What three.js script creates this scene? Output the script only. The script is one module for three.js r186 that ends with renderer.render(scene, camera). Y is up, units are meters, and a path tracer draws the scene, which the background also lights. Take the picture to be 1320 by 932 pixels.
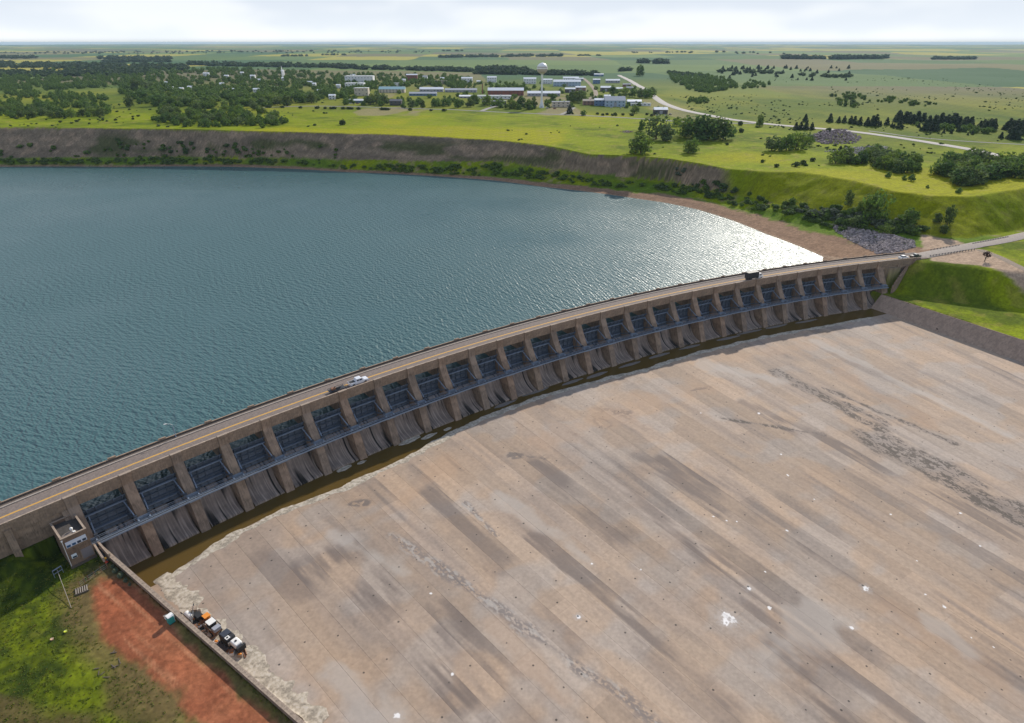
import * as THREE from 'three';
import { mergeGeometries, mergeVertices, toCreasedNormals } from 'three/addons/utils/BufferGeometryUtils.js';
import { RoundedBoxGeometry } from 'three/addons/geometries/RoundedBoxGeometry.js';

// ------------------------------------------------------------------ camera, sky, sun, exposure
const scene = new THREE.Scene();
const FOCAL = 820, HORIZON = 54, PCX = 660, PCY = 466, EYE = 116;      // survey of the photograph: focal length in its pixels, horizon row
const PITCH = Math.atan((PCY - HORIZON) / FOCAL), CP = Math.cos(PITCH), SP = Math.sin(PITCH);
const camera = new THREE.PerspectiveCamera(2 * Math.atan(466 / FOCAL) * 180 / Math.PI, 1320 / 932, 1, 90000);
camera.position.set(0, EYE, 0);
camera.rotation.set(-PITCH, 0, 0);
scene.add(camera);

const SUN_AZ = 26 * Math.PI / 180, SUN_EL = 30 * Math.PI / 180;        // azimuth to the side of straight ahead, from the cabin's shadow
const SUN = new THREE.Vector3(Math.sin(SUN_AZ) * Math.cos(SUN_EL), Math.sin(SUN_EL), -Math.cos(SUN_AZ) * Math.cos(SUN_EL));
const sun = new THREE.DirectionalLight(new THREE.Color(1, 0.93, 0.82), 5);
sun.target.position.set(0, 0, -300); sun.position.copy(SUN).multiplyScalar(1500).add(sun.target.position);
sun.castShadow = true; sun.shadow.radius = 1.5;
Object.assign(sun.shadow.camera, { left: -900, right: 900, top: 900, bottom: -900, near: 10, far: 4000 });
sun.shadow.mapSize.set(4096, 4096);
scene.add(sun, sun.target);

// small seeded random and noise helpers
function rng(seed) { let a = seed >>> 0; return () => { a = (a + 0x6D2B79F5) >>> 0; let t = a; t = Math.imul(t ^ t >>> 15, t | 1); t ^= t + Math.imul(t ^ t >>> 7, t | 61); return ((t ^ t >>> 14) >>> 0) / 4294967296; }; }
const hash2 = (x, y) => { let h = Math.imul(x, 374761393) + Math.imul(y, 668265263) | 0; h = Math.imul(h ^ h >>> 13, 1274126177); return ((h ^ h >>> 16) >>> 0) / 4294967296; };
function vn(x, y) { const xi = Math.floor(x), yi = Math.floor(y); let fx = x - xi, fy = y - yi; fx = fx * fx * (3 - 2 * fx); fy = fy * fy * (3 - 2 * fy); const a = hash2(xi, yi), b = hash2(xi + 1, yi), c = hash2(xi, yi + 1), d = hash2(xi + 1, yi + 1); return a + (b - a) * fx + (c - a) * fy + (a - b - c + d) * fx * fy; }
function fbm(x, y, o = 4) { let s = 0, a = 0.5, n = 0; for (let i = 0; i < o; i++) { s += a * vn(x, y); n += a; x = x * 2.03 + 17.1; y = y * 2.03 + 9.7; a *= 0.5; } return s / n; }
const clamp = (v, a = 0, b = 1) => v < a ? a : v > b ? b : v;
const lerp = (a, b, t) => a + (b - a) * t;
const sst = (a, b, v) => { const t = clamp((v - a) / (b - a)); return t * t * (3 - 2 * t); };
const mixc = (a, b, t) => [lerp(a[0], b[0], t), lerp(a[1], b[1], t), lerp(a[2], b[2], t)];

// sky: pale summer haze at the horizon with thin cloud, bluer overhead
{
  const W = 1024, H = 512, d = new Float32Array(W * H * 4);
  for (let j = 0; j < H; j++) {
    const el = (j + 0.5) / H * Math.PI - Math.PI / 2, e = Math.max(0, el), t = Math.pow(Math.sin(e), 0.42);
    for (let i = 0; i < W; i++) {
      const az = (i + 0.5) / W * 2 * Math.PI, q = Math.abs(i / W - 0.5) * 2;
      let c = mixc([1.06, 1.12, 1.16], [0.10, 0.21, 0.45], t);
      const s = 1 / (Math.sin(e) + 0.10);
      const n = fbm(Math.cos(az) * s * 0.9 + 40, Math.sin(az) * s * 0.9 + 7, 5);
      const cl = sst(0.42, 0.68, n) * (0.6 - 0.3 * t);
      c = mixc(c, [1.12, 1.14, 1.15], cl);
      if (el < 0) c = [0.45, 0.5, 0.5];
      const k = (j * W + i) * 4; d[k] = c[0]; d[k + 1] = c[1]; d[k + 2] = c[2]; d[k + 3] = 1;
    }
  }
  const sky = new THREE.DataTexture(d, W, H, THREE.RGBAFormat, THREE.FloatType);
  sky.mapping = THREE.EquirectangularReflectionMapping; sky.magFilter = sky.minFilter = THREE.LinearFilter; sky.wrapS = THREE.RepeatWrapping; sky.needsUpdate = true;
  scene.background = sky; scene.environment = sky; scene.backgroundIntensity = 1; scene.environmentIntensity = 1;
}
scene.fog = new THREE.FogExp2(new THREE.Color(0.60, 0.83, 1.0), 0.00003);
const renderer = new THREE.WebGLRenderer({ antialias: true });
renderer.toneMapping = THREE.LinearToneMapping;
renderer.toneMappingExposure = 0.97;
renderer.shadowMap.enabled = true;

// ------------------------------------------------------------------ survey: map coordinates are X (across) and F (ahead of the camera); z = -F
function ray(px, py) { const u = (px - PCX) / FOCAL, v = -(py - PCY) / FOCAL; return [u, v * CP - SP, CP + v * SP]; }
function at(px, py, Y) { const d = ray(px, py), t = (Y - EYE) / d[1]; return [d[0] * t, d[2] * t]; }
// the dam is an arc: k counts piers along it, u is metres upstream of its downstream parapet
const ACX = 448.62, ACF = -387.17, AR = 782.6, A0 = 137.232, DA = 1.06914, D2R = Math.PI / 180;
const arcA = k => (A0 - DA * k) * D2R;
function arc(k, u) { const a = arcA(k), r = AR + u; return [ACX + r * Math.cos(a), ACF + r * Math.sin(a)]; }
function toKU(X, F) { const dx = X - ACX, df = F - ACF; return [(A0 - Math.atan2(df, dx) / D2R) / DA, Math.hypot(dx, df) - AR]; }
const chuteKU = (px, py) => toKU(...at(px, py, -24));

// ------------------------------------------------------------------ terrain heights
const LW0 = [-117.31, 138.30], LW1 = [-22.11, 73.80], RW0 = [208.7, 346.2], RW1 = [300, 187.2];      // the two chute walls
const cross = (a, b, X, F) => ((b[0] - a[0]) * (F - a[1]) - (b[1] - a[1]) * (X - a[0])) / Math.hypot(b[0] - a[0], b[1] - a[1]);
// break lines of the far bank as seen from the camera: photo column, then [row, height] of shore, beach top, foot of bluff, top of bluff
const ST = [
  [-260, [216, -9], [213.5, -7.5], [205, -2], [160, 27]], [0, [215, -9], [212.5, -7.5], [204, -2], [164, 27]], [150, [215, -9], [212.8, -7.5], [203, -1.5], [165.5, 26.5]],
  [300, [215, -9], [211.5, -7.3], [203, -1.5], [168.5, 25.5]], [450, [222, -9], [218.5, -7.3], [206, 1], [172, 24.5]], [560, [227, -9], [223.5, -7.3], [207.5, 3], [176, 23.5]],
  [640, [233, -9], [228.5, -7.2], [208, 4], [180.5, 23]], [700, [241, -9], [234.5, -7], [216, 2], [187, 21.5]], [760, [247.5, -9], [240, -7], [224, 1], [199, 18]],
  [820, [256, -9], [247.5, -6.8], [230.5, -2], [202, 18]], [860, [262, -9], [249, -6.6], [234.5, -2], [204.5, 18]], [900, [270.5, -9], [257, -6.4], [243, -2.5], [211, 17]],
  [940, [283, -9], [266, -6.2], [251, -2.5], [218, 16]], [985, [301, -9], [278, -6], [259, 0], [221, 18]], [1030, [318, -9], [290, -5.8], [268, 0], [221, 19.5]],
  [1060, [331, -9], [298, -5.6], [278, -1], [225, 20]], [1100, [338, -6.5], [308, -4.6], [289, -1], [233, 20]], [1150, [336, -2.5], [314, -2], [296, -0.8], [246, 19]],
  [1200, [330, -0.7], [316, -0.6], [304, -0.4], [252.5, 18.5]], [1250, [322, -0.6], [314, -0.5], [307, -0.3], [253.5, 18.5]], [1320, [310, -0.6], [301, -0.5], [296, -0.3], [243, 20]], [1560, [270, -0.5], [258, -0.4], [250, 0], [205, 18]],
];
const BL = [0, 1, 2, 3].map(j => ST.map(s => { const p = at(s[0], s[j + 1][0], s[j + 1][1]); return [Math.atan2(p[0], p[1]), Math.hypot(...p), s[j + 1][1]]; }));
BL.push([-260, 0, 200, 400, 560, 700, 850, 960, 1060, 1160, 1250, 1340, 1560].map((x, i) => { const y = [150, 150, 150, 150, 150, 152, 158, 168, 190, 205, 206, 200, 180][i], h = [27, 27, 26.5, 25, 24, 22.5, 20, 18.5, 16.5, 14.5, 14.5, 16, 18][i]; const p = at(x, y, h); return [Math.atan2(p[0], p[1]), Math.hypot(...p), h]; }));
function onLine(L, az) { if (az <= L[0][0]) return L[0]; for (let i = 1; i < L.length; i++) if (az < L[i][0]) { const a = L[i - 1], b = L[i], t = (az - a[0]) / (b[0] - a[0]); return [az, lerp(a[1], b[1], t), lerp(a[2], b[2], t)]; } return L[L.length - 1]; }
const wallTop = s => -12.45 - 0.08585 * s;      // coping of the long wall, s metres along it; the yard beside it falls the same way
const alongWall = (X, F) => clamp((X - LW0[0]) * 0.82789 - (F - LW0[1]) * 0.5609, 0, 115);
let ZONE = 0, ZT = 0, ZSLOPE = 0;      // which band of the far bank the last height fell into
function bank(X, F) {
  const az = Math.atan2(X, F), w = (fbm(X * 0.02, F * 0.02, 3) - 0.5);
  const r = Math.hypot(X, F);
  const q = BL.map(L => onLine(L, az)); let prev = 0;
  const R = q.map((e, j) => { let v = e[1] + (j === 2 || j === 3 ? w * 9 : 0) + (j === 3 ? (fbm(X * 0.09, F * 0.09, 2) - 0.5) * 4 : 0) + (j === 1 ? w * 5 : 0); v = Math.max(v, prev + (j === 3 ? 7 : 2)); prev = v; return v; });
  ZSLOPE = (q[3][2] - q[2][2]) / (R[3] - R[2]);
  if (r < R[0]) { ZONE = 0; ZT = R[0] - r; return q[0][2] > -8.9 ? q[0][2] : q[0][2] - (R[0] - r) * 0.25; }
  for (let j = 0; j < 4; j++) if (r < R[j + 1]) {
    ZONE = j + 1; ZT = (r - R[j]) / (R[j + 1] - R[j]);
    let h = lerp(q[j][2], q[j + 1][2], ZT);
    if (j === 2) h += (fbm(X * 0.05, F * 0.05, 4) - 0.5) * 9 * ZT * (1 - ZT) * 2;
    if (j === 1) h += (fbm(X * 0.06, F * 0.06, 3) - 0.4) * 4 * ZT * (1 - ZT) * 4 * (q[0][2] < -8 ? 1 : 0.15);
    if (j === 3) h += (fbm(X * 0.012, F * 0.012, 3) - 0.5) * 3 * sst(0, 0.25, ZT) * (1 - ZT * 0.3);
    return h;
  }
  ZONE = 5; ZT = r - R[4];
  const roll = (fbm(X * 0.0011 + 3, F * 0.0011, 4) - 0.45) * 34 * sst(100, 1500, ZT) * (0.5 + 0.5 * sst(-0.1, 0.35, az)) + (fbm(X * 0.00022 + 8, F * 0.00022, 3) - 0.45) * 44 * sst(2500, 9000, ZT);
  return lerp(q[4][2], 21, sst(0, 900, ZT)) + roll + (fbm(X * 0.012, F * 0.012, 3) - 0.5) * 2.1;
}
const ROADX = [[...arc(29.2, 4.4)], at(1240, 318.5, 0), at(1290, 309.5, 0), at(1322, 302.5, 0), at(1400, 285, 0), at(1560, 258, 0)];
const CREST = [at(1186, 336, -0.5), at(1230, 341, -0.5), at(1290, 348, -0.5), at(1345, 352, -0.5), at(1500, 352, -0.5)];
function roadF(X) { for (let i = 1; i < ROADX.length; i++) if (X < ROADX[i][0]) { const a = ROADX[i - 1], b = ROADX[i]; return lerp(a[1], b[1], (X - a[0]) / (b[0] - a[0])); } return ROADX[5][1]; }
function distLine(P, X, F) { let best = 1e9, sg = 1; for (let i = 1; i < P.length; i++) { const a = P[i - 1], b = P[i], dx = b[0] - a[0], df = b[1] - a[1], L = dx * dx + df * df, t = clamp(((X - a[0]) * dx + (F - a[1]) * df) / L), d = Math.hypot(X - a[0] - dx * t, F - a[1] - df * t); if (d < best) { best = d; sg = Math.sign(dx * (F - a[1]) - df * (X - a[0])); } } return best * sg; }
function terrain(X, F) {
  const [k, u] = toKU(X, F);
  const beyond = k > 29.25 || X > ROADX[0][0];
  if (!beyond ? u > 5 : F > roadF(X)) { if (!beyond && u < 16) { const b = bank(X, F); ZONE = 9; return k > 25.5 ? lerp(-14, b, sst(6, 16, u)) : -16; } return bank(X, F); }
  if (!beyond && u > -2.5 && k > -0.4) { ZONE = 9; return k > 28.35 ? -3.5 : -30; }
  const dl = cross(LW0, LW1, X, F), dr = cross(RW0, RW1, X, F);      // positive to the left of the walking direction = chute side of the left wall
  if (dl > 0.2 && dr < 8.2) { ZONE = 9; return -30; }
  if (dl <= 0.2 && X < 60) {
    ZONE = 10; ZT = u;
    if (u > -1.2) return -9.5;
    const h = lerp(-9.3, -14.7, sst(-1, -15, u)) * 1; const k2 = sst(-1.2, -0.5, k);
    return lerp(h, -14.7, k2) - 0.08585 * Math.max(0, alongWall(X, F) - 7) + (fbm(X * 0.11, F * 0.11, 3) - 0.5) * 0.9 * sst(-3, -9, dl) + (fbm(X * 0.03 + 4, F * 0.03, 3) - 0.5) * 3.2 * sst(-16, -34, dl);
  }
  ZONE = 11; const d = -distLine(CREST, X, F);
  ZT = d;
  return -0.5 - 15.6 * sst(-2, 21, d) + (fbm(X * 0.08, F * 0.08, 3) - 0.5) * 0.8 * sst(2, 10, d) - (d > 27 ? (d - 27) * 0.01 : 0);
}
function hit(px, py) {      // where the sight line through a photo pixel meets the ground: [X, F, Y]
  const d = ray(px, py); let t0 = 60, t1 = 60;
  for (let i = 0; i < 900; i++) { t1 = t0 * 1.006 + 0.4; const X = d[0] * t1, F = d[2] * t1; if (EYE + d[1] * t1 < terrain(X, F)) break; t0 = t1; }
  for (let i = 0; i < 18; i++) { const m = (t0 + t1) / 2; if (EYE + d[1] * m < terrain(d[0] * m, d[2] * m)) t1 = m; else t0 = m; }
  const X = d[0] * t1, F = d[2] * t1; return [X, F, terrain(X, F)];
}
const pxPerM = (X, F, Y) => FOCAL / (F * CP - (Y - EYE) * SP);

// ------------------------------------------------------------------ textures and materials
function dataTex(w, h, fn, srgb = true) {
  const d = new Uint8Array(w * h * 4);
  for (let j = 0; j < h; j++) for (let i = 0; i < w; i++) { const c = fn(i, j), k = (j * w + i) * 4; d[k] = clamp(c[0]) * 255; d[k + 1] = clamp(c[1]) * 255; d[k + 2] = clamp(c[2]) * 255; d[k + 3] = 255; }
  const t = new THREE.DataTexture(d, w, h); t.magFilter = THREE.LinearFilter; t.minFilter = THREE.LinearMipmapLinearFilter; t.generateMipmaps = true; t.wrapS = t.wrapT = THREE.RepeatWrapping; if (srgb) t.colorSpace = THREE.SRGBColorSpace; t.needsUpdate = true; return t;
}
const s2 = v => v <= 0.0031308 ? v * 12.92 : 1.055 * Math.pow(v, 1 / 2.4) - 0.055;      // linear to sRGB for colour maps
const lin = c => [s2(c[0]), s2(c[1]), s2(c[2])];
// tiling noise: wraps at period p cells
function tvn(x, y, p) { const xi = Math.floor(x), yi = Math.floor(y); let fx = x - xi, fy = y - yi; fx = fx * fx * (3 - 2 * fx); fy = fy * fy * (3 - 2 * fy); const m = v => ((v % p) + p) % p; const a = hash2(m(xi), m(yi)), b = hash2(m(xi + 1), m(yi)), c = hash2(m(xi), m(yi + 1)), d = hash2(m(xi + 1), m(yi + 1)); return a + (b - a) * fx + (c - a) * fy + (a - b - c + d) * fx * fy; }
function tfbm(x, y, p, o) { let s = 0, a = 0.5, n = 0; for (let i = 0; i < o; i++) { s += a * tvn(x * p, y * p, p); n += a; p *= 2; a *= 0.62; } return s / n; }
const M = {};
const std = (rgb, rough = 0.85, extra = {}) => { const { metalness = 0, ...e } = extra; const m = new THREE.MeshStandardMaterial({ roughness: rough, metalness, side: THREE.DoubleSide, ...e }); m.color.setRGB(...rgb); return m; };
const grainTex = dataTex(512, 512, (i, j) => { const n = tfbm(i / 512, j / 512, 12, 6), f = 0.78 + 0.34 * n; return [f * 0.86, f * 0.86, f * 0.86]; });
const turfTex = dataTex(1024, 1024, (i, j) => { const a = tfbm(i / 1024, j / 1024, 24, 6), b = tfbm(j / 1024 + 0.37, i / 1024, 7, 3); const f = 0.62 + 0.36 * a + 0.16 * (b - 0.5); return [f * 1.02, f, f * 0.92]; });
const concTex = dataTex(512, 512, (i, j) => { const n = tfbm(i / 512, j / 512, 6, 6), st = tvn(i / 512 * 40, j / 512 * 2, 40), st2 = tvn(i / 512 * 90 + 3, j / 512 * 4, 90); let f = 0.68 + 0.4 * n - 0.13 * sst(0.6, 0.95, st) - 0.08 * sst(0.6, 1, st2); return [f * 1.02, f * 0.985, f * 0.95]; });
M.conc = std([0.36, 0.275, 0.205], 0.9, { map: concTex });
M.concPale = std([0.46, 0.38, 0.31], 0.9, { map: concTex });
M.wallconc = std([0.36, 0.265, 0.205], 0.92, { map: concTex });
M.road = std([0.30, 0.235, 0.20], 0.9, { map: grainTex });
M.kerb = std([0.58, 0.49, 0.41], 0.9, { map: grainTex });
M.walk = std([0.19, 0.145, 0.115], 0.9, { map: grainTex });
M.yellow = std([0.72, 0.38, 0.045], 0.8);
M.white = std([0.78, 0.76, 0.72], 0.7);
M.steel = std([0.17, 0.21, 0.27], 0.55, { map: grainTex });
M.steelPale = std([0.20, 0.24, 0.30], 0.55);
M.steelDark = std([0.03, 0.036, 0.048], 0.7);
M.weir = std([0.40, 0.318, 0.258], 0.8, { map: dataTex(512, 256, (i, j) => { const x = i / 512, y = j / 256; const a = tvn(x * 34 + 0.6 * tvn(y * 3, x * 6, 6), y * 1, 34), b = tvn(x * 80, y * 3, 80), c = tfbm(x, y, 5, 5); let f = 0.86 - 0.6 * sst(0.56, 0.86, a) + 0.22 * (b - 0.5) + 0.35 * (c - 0.5); f += 0.28 * sst(0.72, 0.95, b) * sst(0.3, 0.8, y); return [f, f * 0.985, f * 0.98]; }) });
M.pool = new THREE.MeshPhysicalMaterial({ roughness: 0.08, ior: 1.33, side: THREE.DoubleSide }); M.pool.color.setRGB(0.105, 0.066, 0.018);
M.crust = std([0.50, 0.44, 0.37], 0.95, { map: dataTex(512, 512, (i, j) => { const n = tfbm(i / 512, j / 512, 9, 6); const f = 0.55 + 0.75 * n; return [f, f * 0.985, f * 0.95]; }), bumpMap: grainTex, bumpScale: 0.04 });
M.black = std([0.02, 0.02, 0.022], 0.6);
M.glass = std([0.03, 0.05, 0.08], 0.12);
M.glassBlue = std([0.03, 0.10, 0.2], 0.15);
M.rust = std([0.22, 0.10, 0.05], 0.8);
M.orange = std([0.75, 0.26, 0.03], 0.6);
M.teal = std([0.03, 0.27, 0.24], 0.5);
M.wood = std([0.30, 0.26, 0.22], 0.85);
M.rubber = std([0.025, 0.025, 0.025], 0.9);
M.chrome = std([0.5, 0.5, 0.52], 0.25, { metalness: 0.8 });

// ------------------------------------------------------------------ naming and building helpers
const ORD = ['first', 'second', 'third', 'fourth', 'fifth', 'sixth', 'seventh', 'eighth', 'ninth', 'tenth', 'eleventh', 'twelfth', 'thirteenth', 'fourteenth', 'fifteenth', 'sixteenth', 'seventeenth', 'eighteenth', 'nineteenth', 'twentieth', ...['first', 'second', 'third', 'fourth', 'fifth', 'sixth', 'seventh', 'eighth'].map(o => 'twenty-' + o)];
const used = {};
const numbered = n => { const c = used[n] = (used[n] ?? -1) + 1; return c ? n + '_' + String(c).padStart(3, '0') : n; };
function shadowy(o) { o.traverse(c => { if (c.isMesh) { c.castShadow = true; c.receiveShadow = true; } }); return o; }
function thing(name, label, category, X = 0, Y = 0, F = 0, turn = 0, group) { const g = new THREE.Group(); g.name = numbered(name); g.position.set(X, Y, -F); g.rotation.y = turn; g.userData = { label, category }; if (group) g.userData.group = group; scene.add(g); return g; }
function part(name, geo, mat, parent, label) { const m = new THREE.Mesh(geo, mat); m.name = name; m.castShadow = m.receiveShadow = true; if (label) m.userData.label = label; parent.add(m); return m; }
function struct(name, geo, mat, label, kind = 'structure', category) { const m = new THREE.Mesh(geo, mat); m.name = numbered(name); m.castShadow = m.receiveShadow = true; m.userData = { kind, label, category: category ?? name.replace(/_/g, ' ') }; scene.add(m); return m; }
function solo(name, geo, mat, label, category, X, Y, F, turn = 0, group) { const m = new THREE.Mesh(geo, mat); m.name = numbered(name); m.castShadow = m.receiveShadow = true; m.position.set(X, Y, -F); m.rotation.y = turn; m.userData = { label, category }; if (group) m.userData.group = group; scene.add(m); return m; }
const box = (w, h, d, x = 0, y = 0, z = 0) => new THREE.BoxGeometry(w, h, d).translate(x, y, z);
const rbox = (w, h, d, r, x = 0, y = 0, z = 0) => new RoundedBoxGeometry(w, h, d, 2, r).translate(x, y, z);
const cyl = (r0, r1, h, x = 0, y = 0, z = 0, n = 14) => new THREE.CylinderGeometry(r0, r1, h, n).translate(x, y, z);
const merge = gs => mergeGeometries(gs.map(g => g.index ? g.toNonIndexed() : g).map(g => { for (const a of Object.keys(g.attributes)) if (!['position', 'normal', 'uv'].includes(a)) g.deleteAttribute(a); return g; }));
function bar(a, b, r, n = 8) { const A = new THREE.Vector3(...a), B = new THREE.Vector3(...b), L = A.distanceTo(B), g = new THREE.CylinderGeometry(r, r, L, n); g.translate(0, L / 2, 0); g.applyQuaternion(new THREE.Quaternion().setFromUnitVectors(new THREE.Vector3(0, 1, 0), B.clone().sub(A).normalize())); return g.translate(...a); }
function beam(a, b, w, h) { const A = new THREE.Vector3(...a), B = new THREE.Vector3(...b), L = A.distanceTo(B), g = new THREE.BoxGeometry(w, h, L); const m = new THREE.Matrix4().lookAt(A, B, new THREE.Vector3(0, 1, 0)); g.applyMatrix4(m); return g.translate((a[0] + b[0]) / 2, (a[1] + b[1]) / 2, (a[2] + b[2]) / 2); }
function extrX(pts, w, x = 0, bevel = 0) {      // profile in (z, y), thickness along x, centred on x
  const s = new THREE.Shape(pts.map(p => new THREE.Vector2(p[0], p[1])));
  const g = new THREE.ExtrudeGeometry(s, { depth: w - 2 * bevel, bevelEnabled: bevel > 0, bevelSize: bevel, bevelThickness: bevel, bevelSegments: 1, bevelOffset: -bevel });
  g.translate(0, 0, -(w - 2 * bevel) / 2); g.rotateY(-Math.PI / 2); return g.translate(x, 0, 0);
}
function rawGeo(pos, uv, idx) { const g = new THREE.BufferGeometry(); g.setAttribute('position', new THREE.Float32BufferAttribute(pos, 3)); if (uv) g.setAttribute('uv', new THREE.Float32BufferAttribute(uv, 2)); if (idx) g.setIndex(idx); g.computeVertexNormals(); return g; }
function sweepArc(prof, k0, k1, step = 0.25, uvs = 4) {      // closed profile [u, y] swept along the dam's arc
  const n = Math.max(1, Math.round((k1 - k0) / step)), m = prof.length, pos = [], uv = [];
  const P = (i, j) => { const k = lerp(k0, k1, i / n), p = prof[j % m], a = arc(k, p[0]); return [a[0], p[1], -a[1]]; };
  let acc = [0]; for (let j = 0; j < m; j++) { const a = prof[j], b = prof[(j + 1) % m]; acc.push(acc[j] + Math.hypot(a[0] - b[0], a[1] - b[1])); }
  const quad = (a, b, c, d, ua, ub, va, vb) => { pos.push(...a, ...b, ...c, ...a, ...c, ...d); uv.push(ua, va, ub, va, ub, vb, ua, va, ub, vb, ua, vb); };
  for (let i = 0; i < n; i++) for (let j = 0; j < m; j++) { const l0 = lerp(k0, k1, i / n) * 14.6 / uvs, l1 = lerp(k0, k1, (i + 1) / n) * 14.6 / uvs; quad(P(i, j), P(i + 1, j), P(i + 1, j + 1), P(i, j + 1), l0, l1, acc[j] / uvs, acc[j + 1] / uvs); }
  const tri = THREE.ShapeUtils.triangulateShape(prof.map(p => new THREE.Vector2(...p)), []);
  for (const i of [0, n]) for (const t of tri) for (const j of t) { pos.push(...P(i, j)); uv.push(prof[j][0] / uvs, prof[j][1] / uvs); }
  return rawGeo(pos, uv);
}
const rect = (u0, u1, y0, y1) => [[u0, y0], [u1, y0], [u1, y1], [u0, y1]];
function frameAt(o, k) { const a = arcA(k), p = arc(k, 0); o.position.set(p[0], 0, -p[1]); o.rotation.y = Math.atan2(-Math.cos(a), Math.sin(a)); return o; }
const inPoly = (P, x, y) => { let c = false; for (let i = 0, j = P.length - 1; i < P.length; j = i++) if ((P[i][1] > y) !== (P[j][1] > y) && x < (P[j][0] - P[i][0]) * (y - P[i][1]) / (P[j][1] - P[i][1]) + P[i][0]) c = !c; return c; };
function uvBox(g, s) { g = g.index ? g.toNonIndexed() : g; const p = g.attributes.position, n = g.attributes.normal, uv = new Float32Array(p.count * 2); for (let i = 0; i < p.count; i++) { const ax = Math.abs(n.getX(i)), ay = Math.abs(n.getY(i)), az = Math.abs(n.getZ(i)); const x = p.getX(i), y = p.getY(i), z = p.getZ(i); const q = ay > ax && ay > az ? [x, z] : ax > az ? [z, y] : [x, y]; uv[2 * i] = q[0] / s; uv[2 * i + 1] = q[1] / s; } g.setAttribute('uv', new THREE.BufferAttribute(uv, 2)); return g; }

// ------------------------------------------------------------------ ground, as one sheet out to the horizon
const C_GRASS = [0.150, 0.190, 0.002], C_GRASSD = [0.064, 0.098, 0.003], C_DRY = [0.21, 0.185, 0.05], C_SOIL = [0.20, 0.145, 0.115], C_BEACH = [0.195, 0.128, 0.098], C_RED = [0.225, 0.076, 0.044], C_GRAVEL = [0.30, 0.225, 0.19], C_VEG = [0.078, 0.13, 0.010];
const GRAVEL = [[1186, 301], [1205, 306], [1228, 309], [1246, 314], [1220, 319], [1190, 321]].map(p => at(p[0], p[1], -0.4));
const LOT = [[1198, 331], [1228, 325], [1258, 320.5], [1272, 322], [1300, 335], [1335, 352], [1330, 358], [1292, 349], [1262, 342], [1225, 339], [1200, 336]].map(p => at(p[0], p[1], -0.4));
const REDDIRT = [[113, 762], [128, 745], [148, 742], [176, 762], [230, 812], [290, 872], [352, 932], [420, 1000], [370, 1060], [300, 985], [262, 932], [222, 886], [176, 852], [140, 822], [116, 800]].map(p => hit(p[0], p[1]));
const polyDist = (P, X, F) => { const d = Math.abs(distLine([...P, P[0]], X, F)); return inPoly(P, X, F) ? d : -d; };
function fieldTone(X, F) {      // farm fields: differing crops beyond the town; greens tinted bluish as painted distance haze
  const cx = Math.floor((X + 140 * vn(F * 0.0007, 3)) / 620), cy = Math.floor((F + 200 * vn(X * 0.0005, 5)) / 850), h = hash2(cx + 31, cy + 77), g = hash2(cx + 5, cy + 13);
  let c = mixc([0.045, 0.095, 0.05], [0.115, 0.165, 0.06], h); if (g > 0.74) c = mixc(c, [0.30, 0.27, 0.06], 0.85); else if (g < 0.2) c = mixc(c, [0.16, 0.12, 0.09], 0.6); return c;
}
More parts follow.
